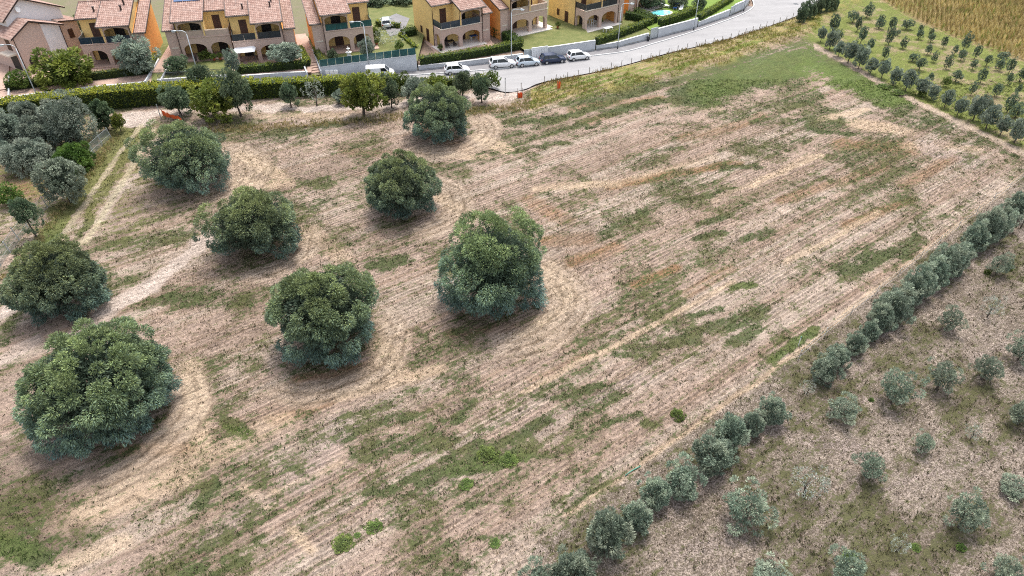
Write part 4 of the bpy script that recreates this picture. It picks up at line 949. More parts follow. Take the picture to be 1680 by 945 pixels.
# the pink brick house with the white gable on the left
def pink_house():
    a, b = px(46, 119, 1.0), px(119, 95, 1.0)
    d = (b - a); W = d.length; ang = math.atan2(d.y, d.x)
    h = thing('house', 'pink brick house with a white gable wall and tiled roofs', 'house', (a.x, a.y, 1.0), ang)
    D = 9.0     # local x along the gable wall, local y away to the left
    E, A = 5.4, 7.1
    ap = W * .40
    MB().prism([(0, -1), (W * .62, -1), (W * .62, A - .9), (ap, A - .25), (0, E)], 'y', 0.0, D).build('wall', 'brick_pink', h)
    MB().prism([(W * .62, -1), (W, -1), (W, E - .15), (W * .62, A - .92)], 'y', 0.05, D).build('wall', 'stucco_white', h)
    MB().prism([(W + .002, -1), (W + 3.4, -1), (W + 3.4, 5.0), (W + .002, 5.4)], 'y', 1.0, D).build('rear_wall', 'brick_pink', h)
    MB().prism([(1.2, 4.5), (W + 2.4, 4.5), (W + 2.4, 7.0), (ap + 1.2, 9.6), (1.2, 7.4)], 'y', 2.6, D).build('upper_gable', 'stucco_white', h)
    def slope_roof(xa, za, xb, zb, y0, y1, nm='roof'):
        n = max(2, round((y1 - y0) / .3)); L = math.hypot(xb - xa, zb - za); V = []; ys_, hs = [], []
        for i in range(n):
            for k, q in enumerate((0, .05, .08, .05)): ys_.append(y0 + (y1 - y0) * (i + k / 4) / n); hs.append(q)
        ys_.append(y1); hs.append(0); rows = max(2, round(L / .45)); m = len(ys_); nv = Vector((-(zb - za), 0, xb - xa)).normalized(); nv = nv if nv.z > 0 else -nv
        for j in range(rows):
            for e, lf in ((0, .03), (1, 0)):
                t = (j + e) / rows
                for y, q in zip(ys_, hs): V.append((xa + (xb - xa) * t + nv.x * (q + lf), y, za + (zb - za) * t + nv.z * (q + lf)))
        Fs = [(j * m + i, j * m + i + 1, (j + 1) * m + i + 1, (j + 1) * m + i) for j in range(2 * rows - 1) for i in range(m - 1)]
        r = MB().add(V, Fs).build(nm, 'roof_tile', h)
        q = MB(); o = nv * -.14
        q.prism([(xa, za), (xb, zb), (xb + o.x, zb + o.z), (xa + o.x, za + o.z)], 'y', y0 - .04, y1).build('roof_deck', 'trim_cream', r)
        MB().prism([(xa, za + .08), (xb, zb + .08), (xb + o.x * .9, zb + o.z * .9), (xa + o.x * .9, za + o.z * .9)], 'y', y0 - .10, y0 - .045).build('verge', 'gutter_brown', r)
    slope_roof(-.6, E - .2, ap, A, -.4, D + .3); slope_roof(W + .5, E - .15, ap, A, -.4, D + .3)
    slope_roof(.5, 7.1, ap + 1.2, 9.75, 2.2, D + 1.5); slope_roof(W + 3.0, 6.9, ap + 1.2, 9.75, 2.2, D + 1.5)
    slope_roof(W + 3.9, 4.9, W + .4, 5.6, .8, D)
    MB().tube([(-.05, -.06, 0), (-.05, -.06, E - .2)], .06, 6).build('drainpipe', 'gutter_brown', h)
    MB().tube([(W - .05, -.02, 0), (W - .05, -.02, E - .3)], .06, 6).build('drainpipe', 'gutter_brown', h)
    pts = [(.9, 0.02)]
    for k in range(9): t = k / 8; pts.append((.9 + 1.1 * t, 1.6 + .5 * math.sin(math.pi * t)))
    pts.append((2.0, 0.02))
    MB().prism(pts, 'y', -.05, .05).build('arched_door', 'dark_inside', h)
    MB().box(W * .50, W * .62, -.6, -.003, 1.9, 2.02).build('awning_box', 'stucco_white', h)
    MB().box(W + 1.4, W + 2.2, .93, 1.02, 2.6, 4.0).build('shutter', 'shutter_brown', h)
    MB().box(-.06, .02, 1.6, 2.7, 3.1, 5.0).build('shutter', 'shutter_brown', h)
    MB().box(-1.3, -.003, .8, 3.6, 2.6, 2.85).build('balcony', 'trim_cream', h)
    MB().box(-.06, .02, 1.2, 3.2, .1, 2.3).build('porch_opening', 'dark_inside', h)
    c = MB().box(2.0, 2.3, 6.0, 6.3, 6.2, 7.6).build('chimney', 'gutter_brown', h); MB().box(1.9, 2.4, 5.9, 6.4, 7.602, 7.7).build('cap', 'gutter_brown', c)
    dsh = MB().lathe([(.02, 0), (.3, .05), (.4, .14)], 14).build('satellite_dish', 'white_plastic', h); dsh.location = (ap + .5, 2.45, 8.2); dsh.rotation_euler = (R_(75), 0, .2)
pink_house()

# ------------------------------------------------------------------ gardens: ground sheets, walls, hedges
def garden(name, pts, mat, z): return sheet(name, [px(u, v, z) for u, v in pts], mat, z)
def wline(u0, u1, n=8, off=0.0):
    us = np.linspace(u0, u1, n); ws = [px(u, float(wall_l(np.array(u)))) for u in us]
    return [Vector((p.x, p.y, 0)) for p in ws]
def garden_wall(u0, u1, z0, z1, label, thick=.28, cap=True):
    L = wline(u0, u1, 10); t = thing('garden_wall', label, 'wall', L[0]); vs, fs = [], []
    n = len(L)
    mb = MB(); cp = MB(); V = []; C = []
    for i, p in enumerate(L):
        d = (L[min(i + 1, n - 1)] - L[max(i - 1, 0)]).normalized(); nr = Vector((-d.y, d.x, 0)); q = p - L[0]; z = z0 + (z1 - z0) * i / (n - 1)
        a, b = q, q + nr * thick; V += [(a.x, a.y, -.2), (b.x, b.y, -.2), (b.x, b.y, z), (a.x, a.y, z)]
        a, b = q - nr * .04, q + nr * (thick + .04); C += [(a.x, a.y, z + .002), (b.x, b.y, z + .002), (b.x, b.y, z + .07), (a.x, a.y, z + .07)]
    for i in range(n - 1):
        for k in range(4): fs.append((4 * i + k, 4 * i + (k + 1) % 4, 4 * i + 4 + (k + 1) % 4, 4 * i + 4 + k))
    e = 4 * (n - 1); fs += [(0, 1, 2, 3), (e + 3, e + 2, e + 1, e)]
    MB().add(V, fs).build('wall_face', 'concrete_white', t)
    if cap: MB().add(C, fs).build('coping', 'trim_cream' if False else 'kerb_stone', t)
    return t
garden_wall(-60, 18, 1.0, 1.0, 'low grey garden wall beside the pink brick house')
garden_wall(24, 243, 1.0, 1.0, 'long low grey wall under the clipped hedge of the house behind the garden olive')
garden_wall(262, 378, 1.2, 1.1, 'grey garden wall in front of the house with solar panels')
garden_wall(380, 506, .85, .85, 'grey wall under the hedge of the house with charcoal balconies')
garden_wall(528, 685, 1.5, 2.6, 'tall grey retaining wall carrying the dark glass fence')
garden_wall(687, 858, .8, 1.0, 'grey wall under the front hedge of the bare brown garden')
garden_wall(872, 976, 1.55, 1.75, 'white wall with gate in front of the mown lawn')
garden_wall(978, 1064, .8, 1.2, 'white wall under the hedge by the white garden table')
garden_wall(1079, 1143, 1.6, 1.7, 'white wall below the swimming pool hedge')
garden_wall(1145, 1196, .9, 1.3, 'white wall under the last hedge near the road junction')
garden_wall(1204, 1229, 1.8, 1.8, 'short white wall end at the road junction')

def poly_behind(u0, u1, z, back):
    L = wline(u0, u1, 10); pts = [p for p in L]
    # shift front line slightly behind the wall face, then back points
    return [Vector((p.x, p.y + .15, z)) for p in pts] + [px(*q, z) for q in back]
def garden_sheet(name, u0, u1, z, back, mat): return sheet(name, poly_behind(u0, u1, z, back), mat, z)
garden_sheet('garden', -140, 250, .9, [(262, 88), (130, 92), (-140, 130)], 'paving_terracotta')
garden_sheet('garden', 251, 380, 1.05, [(388, 40), (262, 40)], 'lawn')
garden_sheet('garden', 381, 512, .75, [(512, 60), (388, 50)], 'paving_terracotta')
garden_sheet('garden', 528, 686, 1.6, [(700, 40), (690, -20), (560, -20), (505, 60)], 'lawn')
garden_sheet('garden', 687, 862, .82, [(815, 30), (700, -20), (640, -20)], 'soil_brown')
garden_sheet('garden', 864, 977, 1.3, [(930, 10), (815, 10), (800, 40)], 'lawn')
garden_sheet('garden', 978, 1070, .95, [(1030, 10), (900, 0)], 'lawn')
garden_sheet('garden', 1071, 1229, 1.1, [(1180, -30), (1020, -30), (1030, 20)], 'lawn_bright')
garden('terrace_paving', [(842, 62), (907, 43.5), (880, 33), (850, 45)], 'paving_pale', 1.34)
garden('terrace_paving', [(1040, 30), (1058, 21), (1088, 11), (1080, 2), (1045, 4)], 'paving_pale', 1.16)
garden('driveway', [(622, 34), (640, 60), (662, 52), (672, 30), (650, 22)], 'pavement_grey', 1.64)
garden('paving', [(692, 64), (720, 92), (812, 74), (800, 60)], 'paving_terracotta', .86)

gh = lambda pts, z: [px(u, v, z) for u, v in pts]
def seg_hedge(pts, z, h, th, lab, cols=HC_M, seed=1, dens=50): return hedge(smooth_line(gh(pts, z), 3), z, h, th, lab, cols, dens, (.26, .15), seed=seed)
seg_hedge([(12, 147), (60, 141), (140, 131), (246, 119)], 1.0, 1.1, .9, 'clipped hedge on the low grey wall before the garden olive', HC_M, 31)
seg_hedge([(248, 117), (253, 96)], 1.0, 1.0, .8, 'short yellow-green hedge beside the tiled stair path', HC_Y, 32)
seg_hedge([(388, 120), (440, 116), (503, 110)], .8, 1.2, 1.2, 'clipped hedge before the white sunshade', HC_M, 33)
seg_hedge([(506, 108), (494, 84)], .8, 1.1, .9, 'yellow-green side hedge by the stairs next to the spreading garden olive', HC_Y, 34)
seg_hedge([(690, 105), (770, 94), (855, 79)], .9, 1.25, 1.2, 'long clipped hedge along the bare brown garden', HC_M, 35)
seg_hedge([(852, 79), (832, 66), (812, 57)], .9, 1.5, 1.6, 'dark side hedge between the brown garden and the mown lawn', HC_D, 36)
seg_hedge([(662, 66), (682, 62)], .9, 1.9, 1.8, 'dark block of hedge beside the yellow side wall', HC_D, 37)
seg_hedge([(682, 82), (657, 60)], 1.3, .8, .7, 'narrow light hedge bordering the lawn with the white fountain', HC_Y, 38)
seg_hedge([(979, 72), (1020, 58), (1066, 40)], 1.0, 1.15, 1.2, 'clipped hedge curving behind the street lamp by the white table', HC_M, 39)
seg_hedge([(1064, 40), (1045, 33), (1026, 30)], 1.0, 1.3, 1.3, 'dark return hedge at the end of the white table lawn', HC_D, 40)
seg_hedge([(1076, 37), (1058, 30), (1042, 24)], 1.2, 1.2, 1.2, 'dark hedge between the two gardens near the pool', HC_D, 41)
seg_hedge([(1082, 41), (1110, 32), (1142, 19)], 1.5, 1.1, 1.2, 'light clipped hedge in front of the swimming pool', HC_M, 42)
seg_hedge([(1146, 33), (1170, 20), (1198, 2)], 1.0, 1.1, 1.1, 'last clipped hedge beside the bright lawn near the junction', HC_M, 43)
seg_hedge([(532, 108), (518, 84)], 1.6, .8, .7, 'narrow hedge along the stairs below the teal balconies', HC_M, 44)
seg_hedge([(618, 42), (656, 46)], 1.6, .9, .9, 'yellowish hedge behind the lawn with the white fountain', HC_Y, 45)

for b, V, l, lv, zb in [((186, 62, 253, 119), GREYV, 'large grey garden olive in front of the leftmost yellow house', 1.0, .08),
        ((58, 82, 146, 142), YELV, 'wide leafy shrub at the foot of the pink brick house', 1.0, .0),
        ((441, 68, 495, 104), GREYV, 'spreading garden olive beside the white sunshade', .8, .25),
        ((366, 73, 392, 116), GREYV, 'slender grey garden tree between the two joined houses', 1.1, .1),
        ((268, 92, 307, 120), DARKV, 'dark shrub by the steps below the house with solar panels', 1.1, .0),
        ((588, 61, 614, 92), GREYV, 'small grey olive on the lawn with the white fountain', 1.6, .2),
        ((612, 44, 657, 74), SPARSEV, 'mauve-grey bush on the slope beside the teal balcony house', 1.6, .0),
        ((536, 81, 555, 97), DARKV, 'clipped round bush beside the white fountain', 1.6, .0),
        ((606, 44, 624, 66), BUSHV, 'bright green shrub by the corner of the teal balcony house', 1.6, .0),
        ((10, 115, 50, 146), BUSHV, 'green shrub before the porch of the pink brick house', 1.0, .0),
        ((648, 66, 662, 82), BUSHV, 'small green bush at the end of the lawn with the white fountain', 1.6, .0),
        ((585, -14, 640, 16), DARKV, 'broad dark tree behind the teal balcony house', .6, .05),
        ((634, -20, 690, 12), DARKV, 'dark tree behind the yellow side wall', .6, .05),
        ((1050, -12, 1090, 14), DARKV, 'dark garden tree beyond the pool terrace', 1.1, .05),
        ((1095, -8, 1130, 12), DARKV, 'dark garden tree behind the pool loungers', 1.1, .05),
        ((118, 22, 140, 52), BUSHV, 'green shrub between the pink brick house and its yellow neighbour', .9, .0),
        ((325, 82, 350, 98), BUSHV, 'potted greenery under the arch of the house with solar panels', 1.1, .0),
        ((1138, -6, 1160, 16), DARKV, 'dark shrub at the corner of the bright lawn', 1.1, .0)]:
    small_tree(b, V, l, 'shrub' if zb == 0 else 'tree', 'garden_shrub' if zb == 0 else 'garden_tree', zb=zb, level=lv, trunk=zb > 0)

# stair paths between the houses
def stair_path(base, top_px, lev, back_px, w, label):
    a, b, c = px(*base, 0.0), px(*top_px, lev), px(*back_px, lev)
    d = Vector((b.x - a.x, b.y - a.y, 0)); L = d.length; ang = math.atan2(d.y, d.x) - math.pi / 2
    t = thing('stair_path', label, 'stairs', (a.x, a.y, 0), ang)
    n = 7
    for i in range(n):
        y0 = L * i / n; MB().box(-w / 2, w / 2, y0, y0 + L / n + (0 if i < n - 1 else 14), -.2 - .003 * i, lev * (i + 1) / n).build('step', 'paving_terracotta', t)
    MB().box(w / 2 + .003, w / 2 + .2, -.1, L + 5, -.2, lev + .25).build('side_wall', 'concrete_white', t)
    MB().box(-w / 2 - .2, -w / 2 - .003, -.1, L + 5, -.2, lev + .25).build('side_wall', 'concrete_white', t)
stair_path((517, 129), (508, 100), .95, (490, 60), 2.0, 'terracotta tiled stair path climbing between charcoal and teal balcony houses')
stair_path((255, 146), (262, 116), 1.1, (262, 70), 2.0, 'terracotta tiled stair path beside the garden olive and solar panel house')
stair_path((5, 172), (0, 145), 1.1, (0, 120), 2.2, 'tiled steps at the corner of the pink brick house')

# glass fence on the tall retaining wall
gl = wline(528, 685, 13); t = thing('glass_fence', 'dark teal glass fence panels on the tall grey retaining wall', 'fence', gl[0])
for i in range(12):
    p, q = gl[i] - gl[0], gl[i + 1] - gl[0]; z0, z1 = 1.58 + 1.1 * i / 12, 1.58 + 1.1 * (i + 1) / 12
    d = (q - p).normalized(); o = Vector((-d.y, d.x, 0)); a, b = p + o * .12 + d * .03, q + o * .12 - d * .03; o *= .04
    MB().add([(a.x, a.y, z0), (b.x, b.y, z1), (b.x, b.y, z1 + 1.05), (a.x, a.y, z0 + 1.05), (a.x + o.x, a.y + o.y, z0), (b.x + o.x, b.y + o.y, z1), (b.x + o.x, b.y + o.y, z1 + 1.05), (a.x + o.x, a.y + o.y, z0 + 1.05)],
             [(0, 1, 2, 3), (7, 6, 5, 4), (0, 4, 5, 1), (1, 5, 6, 2), (2, 6, 7, 3), (3, 7, 4, 0)]).build('panel', 'rail_teal', t)
    MB().tube([(a.x, a.y, z0 - .02), (a.x, a.y, z0 + 1.1)], .03, 6).build('post', 'metal_galv', t)
# railing in front of the solar panel house
gl = wline(264, 376, 15); t = thing('iron_railing', 'dark iron railing on the wall before the house with solar panels', 'railing', gl[0])
for i in range(15):
    p = gl[i] - gl[0]; MB().tube([(p.x, p.y + .15, 1.2), (p.x, p.y + .15, 2.15)], .035, 6).build('post', 'metal_dark', t)
    if i < 14:
        q = gl[i + 1] - gl[0]
        MB().tube([(p.x, p.y + .15, 2.12), (q.x, q.y + .15, 2.12)], .03, 6).build('rail', 'metal_dark', t)
        for k in (1, 2, 3): m = p + (q - p) * k / 4; MB().box(m.x - .02, m.x + .02, m.y + .13, m.y + .17, 1.22, 2.1).build('bar', 'metal_dark', t)

# gates in the white walls
def gate(u0, u1, z, h, label, mat='white_plastic', n=8):
    a, b = px(u0, float(wall_l(np.array(u0)))), px(u1, float(wall_l(np.array(u1)))); d = b - a; L = d.length
    t = thing('garden_gate', label, 'gate', (a.x, a.y, 0.12), math.atan2(d.y, d.x))
    MB().box(0, .1, -.05, .05, -.1, h).build('post', mat, t); MB().box(L - .1, L, -.05, .05, -.1, h).build('post', mat, t)
    for i in range(n):
        x = .1 + (L - .2) * i / n; MB().box(x + .02, x + (L - .2) / n - .02, -.03, .03, .08, h - .1).build('slat', mat, t)
    MB().box(.1, L - .1, -.045, .045, h - .097, h - .02).build('top_rail', mat, t)
gate(859.5, 871, 0, 1.6, 'narrow metal gate beside the white wall of the mown lawn', 'metal_galv', 5)
gate(1066, 1077.5, 0, 1.9, 'tall grey metal gate between the white garden walls', 'metal_galv', 6)
gate(1197, 1203, 0, 1.7, 'small grey gate near the road junction', 'metal_galv', 4)
# white louvred gate panels set in the wall behind the navy car
a, b = px(872, 97.2), px(898, 93.6); d = b - a
t = thing('sliding_gate', 'white slatted sliding gate behind the navy hatchback', 'gate', (a.x, a.y - .16, 0.1), math.atan2(d.y, d.x))
for i in range(10): MB().box(d.length * i / 10 + .02, d.length * (i + 1) / 10 - .02, -.04, .04, .05, 1.75).build('slat', 'white_plastic', t)
MB().box(0, d.length, -.06, .06, 1.752, 1.85).build('top_rail', 'white_plastic', t)

# ------------------------------------------------------------------ swimming pool and garden furniture
pc = px(1084, 22, 1.15)
t = thing('swimming_pool', 'turquoise kidney swimming pool with pale rim on the terrace', 'pool', (pc.x, pc.y, 1.12), R_(30))
def oval(a, b, n=28): return [(a * math.cos(2 * math.pi * i / n) * (1 + .10 * math.cos(4 * math.pi * i / n + 1)), b * math.sin(2 * math.pi * i / n)) for i in range(n)]
MB().prism(oval(2.25, 1.75), 'z', -.05, .16).build('rim', 'paving_pale', t); MB().prism(oval(2.0, 1.5), 'z', 0, .175).build('water', 'pool_water', t)
def lounger(u, v, z, rz, mat, label):
    p = px(u, v, z); t = thing('sun_lounger', label, 'lounger', (p.x, p.y, z), rz, 'sun loungers by the pool')
    MB().box(-.32, .32, -.9, .35, .28, .38).build('seat', mat, t)
    MB().add([(-.32, .351, .28), (.32, .351, .28), (.32, .95, .75), (-.32, .95, .75), (-.32, .351, .38), (.32, .351, .38), (.32, .90, .83), (-.32, .90, .83)], [(0, 3, 2, 1), (4, 5, 6, 7), (0, 1, 5, 4), (1, 2, 6, 5), (2, 3, 7, 6), (3, 0, 4, 7)]).build('backrest', mat, t)
    for x in (-.27, .27):
        for y in (-.8, .25): MB().box(x - .03, x + .03, y - .03, y + .03, -.02, .279).build('leg', 'white_plastic', t)
lounger(1091, 11.5, 1.15, R_(60), 'white_plastic', 'white sun lounger set apart at the head of the pool')
lounger(1108, 14, 1.15, R_(-20), 'cloth_blue', 'blue and white sun lounger beside the pool hedge')
lounger(1111.5, 12, 1.15, R_(-20), 'cloth_white', 'white sun lounger next to the blue one')
lounger(1117, 16.5, 1.15, R_(-20), 'cloth_white', 'white sun lounger closest to the pool hedge')
def table(u, v, z, rz, sx, sy, mat, label, chairs=0, leg='white_plastic'):
    p = px(u, v, z); t = thing('garden_table', label, 'table', (p.x, p.y, z), rz)
    MB().box(-sx / 2, sx / 2, -sy / 2, sy / 2, .70, .75).build('table_top', mat, t)
    for x in (-1, 1):
        for y in (-1, 1): MB().box(x * (sx / 2 - .12) - .04, x * (sx / 2 - .12) + .04, y * (sy / 2 - .1) - .04, y * (sy / 2 - .1) + .04, -.02, .699).build('leg', leg, t)
table(997, 52, .97, R_(36), 1.7, .95, 'white_plastic', 'white plastic table on the lawn behind the hedge')
table(738, 74, .92, R_(32), 1.5, .9, 'rattan_dark', 'dark rattan table under the left arch above the brown garden', leg='rattan_dark')
table(777, 65, .92, R_(32), 1.3, .8, 'cloth_blue', 'drying table with blue cloth under the right arch above the brown garden')
table(968, 38, 1.05, R_(36), 1.2, .8, 'white_plastic', 'white table under the arch of the grey balcony house')
def chair(u, v, z, rz, mat, label, group):
    p = px(u, v, z); t = thing('garden_chair', label, 'chair', (p.x, p.y, z), rz, group)
    MB().box(-.25, .25, -.25, .25, .40, .45).build('seat', mat, t); MB().box(-.25, .25, .20, .25, .451, .92).build('backrest', mat, t)
    for x in (-.21, .21):
        for y in (-.21, .21): MB().box(x - .025, x + .025, y - .025, y + .025, -.02, .399).build('leg', mat, t)
for u, v, m, z in [(729, 76, 'rattan_dark', .92), (747, 76, 'rattan_dark', .92), (735, 78.5, 'rattan_dark', .92)]: chair(u, v, z, R_(32 + u % 5 * 50), m, 'dark rattan chair at the rattan table above the brown garden', 'rattan chairs')
for u, v in [(972, 41), (976, 38)]: chair(u, v, 1.05, R_(200 + u), 'white_plastic', 'white chair under the arch of the grey balcony house', 'white porch chairs')
for u, v in [(322, 103), (305, 101)]: chair(u, v, 1.22, R_(20), 'rattan_dark', 'dark chair on the porch of the house with solar panels', 'dark porch chairs')
# sunshade under the arch
p = px(407, 104, .82); t = thing('sunshade', 'white fabric sunshade on poles in front of the arch', 'sunshade', (p.x, p.y, .82), R_(16.5))
MB().add([(-1.5, -1.1, 2.1), (1.5, -1.1, 2.1), (1.7, 0.25, 2.25), (1.2, 1.1, 2.5), (-1.2, 1.1, 2.5), (-1.7, .25, 2.25), (-1.5, -1.1, 2.15), (1.5, -1.1, 2.15), (1.7, 0.25, 2.3), (1.2, 1.1, 2.55), (-1.2, 1.1, 2.55), (-1.7, .25, 2.3)],
         [(5, 4, 3, 2, 1, 0), (6, 7, 8, 9, 10, 11)] + [(i, (i + 1) % 6, 6 + (i + 1) % 6, 6 + i) for i in range(6)]).build('canopy', 'cloth_white', t)
for x in (-1.4, 1.4): MB().tube([(x, -1.0, -.03), (x, -1.0, 2.12)], .035, 6).build('pole', 'metal_dark', t); MB().tube([(x * .8, 1.0, -.03), (x * .8, 1.0, 2.5)], .035, 6).build('pole', 'metal_dark', t)
# fountain
p = px(573, 93, 1.6); t = thing('garden_fountain', 'white tiered stone fountain on the lawn behind the glass fence', 'fountain', (p.x, p.y, 1.58))
MB().lathe([(.45, 0), (.45, .12), (.3, .2), (.28, .5)], 14).build('base', 'stone_white', t, True); MB().lathe([(.12, .5), (.5, .72), (.5, .8), (.1, .8)], 14).build('basin', 'stone_white', t, True)
MB().lathe([(.1, .8), (.08, 1.15), (.3, 1.3), (.3, 1.36), (.06, 1.38), (.05, 1.65)], 14).build('upper_basin', 'stone_white', t, True)
# pots
for i, (u, v, z) in enumerate([(618, 74, 1.6), (915, 46, 1.36), (723, 83, .92), (945, 41, 1.0), (985, 40, 1.05), (184, 104, 1.02), (352, 99, 1.22), (362, 98, 1.22)]):
    p = px(u, v, z); t = thing('flower_pot', 'clay pot with a small green plant on the house terraces', 'pot', (p.x, p.y, z - .02), 0, 'potted plants on the terraces')
    MB().lathe([(.16, 0), (.24, .38), (.26, .42), (.2, .42)], 12).build('pot', 'clay_pot' if i != 2 else 'rattan_dark', t, True)
    c = link('plant', BUSHV[i % 2], t); c.scale = (.45, .45, .4); c.location = (0, 0, .7)

# ------------------------------------------------------------------ street lamps
def lamp(u, v, h, label, z=.1, arm=1.4, side=1):
    p = px(u, v, z); t = thing('street_lamp', label, 'street lamp', (p.x, p.y, z), 0, 'street lamps along the pavement')
    MB().tube([(0, 0, -.15), (0, 0, h * .5), (0, 0, h)], [.09, .075, .055], 10).build('pole', 'metal_galv', t, True)
    MB().tube([(0, 0, -.1), (0, 0, .45)], .12, 10).build('base', 'metal_dark', t, True)
    pts = [(side * arm * .25 * (1 - math.cos(a)) * 2, -.1 * (1 - math.cos(a)), h - .02 + .55 * math.sin(a)) for a in np.linspace(0, math.pi / 2, 7)] + [(side * arm, -.15, h + .52)]
    MB().tube(pts, .045, 8).build('arm', 'metal_galv', t, True)
    hd = MB().tube([(side * (arm - .1), -.15, h + .52), (side * (arm + .15), -.16, h + .5), (side * (arm + .65), -.17, h + .46)], [.06, .14, .08], 8).build('lamp_head', 'metal_galv', t, True)
    MB().box(min(side * (arm + .1), side * (arm + .55)), max(side * (arm + .1), side * (arm + .55)), -.24, -.09, h + .34, h + .40).build('lens', 'headlamp', hd)
for u, v, h, l, s in [(64, 164, 7.6, 'galvanised street lamp by the wall below the pink brick house', -1), (330, 138, 7.6, 'galvanised street lamp before the house with solar panels', -1), (607, 121, 7.6, 'galvanised street lamp behind the parked white van', -1), (839, 103, 8.0, 'galvanised street lamp beside the parked white crossover', 1), (1013, 80, 7.0, 'galvanised street lamp by the white table lawn', 1), (1138, 49, 6.2, 'galvanised street lamp below the swimming pool hedge', 1), (1220, 18, 6.0, 'galvanised street lamp at the road junction corner', 1)]:
    lamp(u, v, h, l, side=s)

# ------------------------------------------------------------------ cars
def car(u, v, L, W, H, paint_, label, kind='hatch', ang=14.0, cat='car', level=0.0):
    p = px(u, v, level); t = thing('parked_car' if cat == 'car' else 'parked_van', label, cat, (p.x, p.y, level), R_(ang), None if level else 'vehicles parked along the kerb')
    hl_ = L / 2; w = W / 2
    # body: lofted sections along x (front at +x): (x, half width, z low, z belt)
    if kind == 'van': S = [(-1, .86, .38, .95), (-.97, .97, .30, 1.0), (-.5, 1, .24, 1.02), (.2, 1, .24, 1.02), (.55, 1, .24, 1.0), (.82, .97, .26, .86), (.96, .88, .30, .70), (1, .72, .36, .58)]
    else: S = [(-1, .80, .36, .78), (-.95, .95, .28, .88), (-.6, 1, .22, .92), (0, 1, .20, .90), (.45, 1, .20, .88), (.78, .97, .22, .78), (.95, .88, .27, .66), (1, .70, .34, .56)]
    V = []; n = 10
    for (x, a, z0, z1) in S:
        sec = [(-a * .88, z0), (-a * .98, z0 + .12), (-a, z0 + (z1 - z0) * .5), (-a * .97, z1 - .08), (-a * .86, z1), (a * .86, z1), (a * .97, z1 - .08), (a, z0 + (z1 - z0) * .5), (a * .98, z0 + .12), (a * .88, z0)]
        V += [(x * hl_, y * w, z * H / 1.5 + .03) for y, z in sec]
    Fs = [(i * n + k, i * n + (k + 1) % n, (i + 1) * n + (k + 1) % n, (i + 1) * n + k) for i in range(len(S) - 1) for k in range(n)]
    Fs += [tuple(range(n))[::-1], tuple((len(S) - 1) * n + k for k in range(n))]
    body = MB().add(V, Fs).build('body', paint_, t, True)
    hs = H / 1.5
    belt, top = (.90 * hs, H) if kind != 'van' else (1.0 * hs, H)
    xb0, xb1, xt0, xt1 = {'hatch': (-.95, .50, -.78, .10), 'suv': (-.95, .48, -.80, .10), 'van': (-.985, .66, -.96, .34)}[kind]
    def ring(x0, x1, wy, z): return [(x0 * hl_, -wy, z), (x1 * hl_, -wy, z), (x1 * hl_, wy, z), (x0 * hl_, wy, z)]
    tz = top - .07
    cab = ring(xb0, xb1, w * .90, belt - .05) + ring(xt0, xt1, w * .74, tz)
    bx_ = [(0, 3, 2, 1), (4, 5, 6, 7), (0, 1, 5, 4), (1, 2, 6, 5), (2, 3, 7, 6), (3, 0, 4, 7)]
    if kind == 'van':
        MB().add(ring(xb0, .05, w * .93, belt - .05) + ring(xt0, .05, w * .82, tz), bx_).build('cargo_body', paint_, t)
        MB().add(ring(.052, xb1, w * .91, belt - .05) + ring(.052, xt1, w * .78, tz), bx_).build('windows', 'car_glass', t)
    else:
        MB().add(cab, bx_).build('windows', 'car_glass', t)
    rw = w * (.74 if kind != 'van' else .83)
    MB().add(ring(xt0 - .02, xt1 + .03, rw + .02, tz - .02) + ring(xt0 + .05, xt1 - .03, rw - .08, top), bx_).build('roof', paint_, t)
    for sgn in (-1, 1):       # pillars
        for (fa, fb) in ([(0, 0), (.36, .34), (1, 1)] if kind != 'van' else [(1, 1), (.42, .36)]):
            a = Vector(((xb0 + (xb1 - xb0) * fa) * hl_, sgn * w * .905, belt - .06)); b = Vector(((xt0 + (xt1 - xt0) * fb) * hl_, sgn * rw * 1.005, tz))
            wd = .10 if fa == 0 else .05
            MB().tube([a, b], wd if fa == 0 else .045, 6).build('pillar', paint_, t)
        for xx in (-.62, .62):
            r = .31 * (H / 1.5) ** .5
            wh = thing_part('wheel', t); wh.location = (xx * hl_, sgn * (w - .10), r)
            MB().tube([(0, -.11, 0), (0, .11, 0)], r, 18).build('tyre', 'tyre', wh); MB().tube([(0, sgn * .10, 0), (0, sgn * .125, 0)], r * .64, 14).build('rim', 'rim', wh)
        MB().box(hl_ * .86, hl_ * .955, sgn * w * .62 - .14, sgn * w * .62 + .14, .56 * hs, .68 * hs).build('headlight', 'headlamp', t)
        MB().box(-hl_ * 1.002, -hl_ * .93, sgn * w * .72 - .11, sgn * w * .72 + .11, .62 * hs, .84 * hs).build('tail_light', 'tail_red', t)
        MB().box(xb1 * hl_ * .72, xb1 * hl_ * .72 + .16, sgn * (w + .06) - .09, sgn * (w + .06) + .09, belt, belt + .14).build('mirror', paint_, t)
    MB().box(-hl_ * .985, -hl_ * .9, -w * .8, w * .8, .22 * hs, .42 * hs).build('rear_bumper', 'metal_dark', t)
    MB().box(-hl_ * 1.012, -hl_ * .99, -.26, .26, .50 * hs, .60 * hs).build('number_plate', 'white_plastic', t)
def thing_part(name, parent):
    o = link(name, None, parent); o.empty_display_size = .2; return o
car(824.5, 109.5, 4.25, 1.85, 1.62, 'paint_white', 'white crossover parked in front of the hedge by the street lamp', 'suv', 13)
car(866, 106.5, 3.85, 1.72, 1.50, 'paint_silver', 'pale silver-blue hatchback parked ahead of the white crossover', 'hatch', 15)
car(907, 101.8, 4.25, 1.80, 1.46, 'paint_navy', 'dark navy hatchback parked before the white slatted gate', 'hatch', 15)
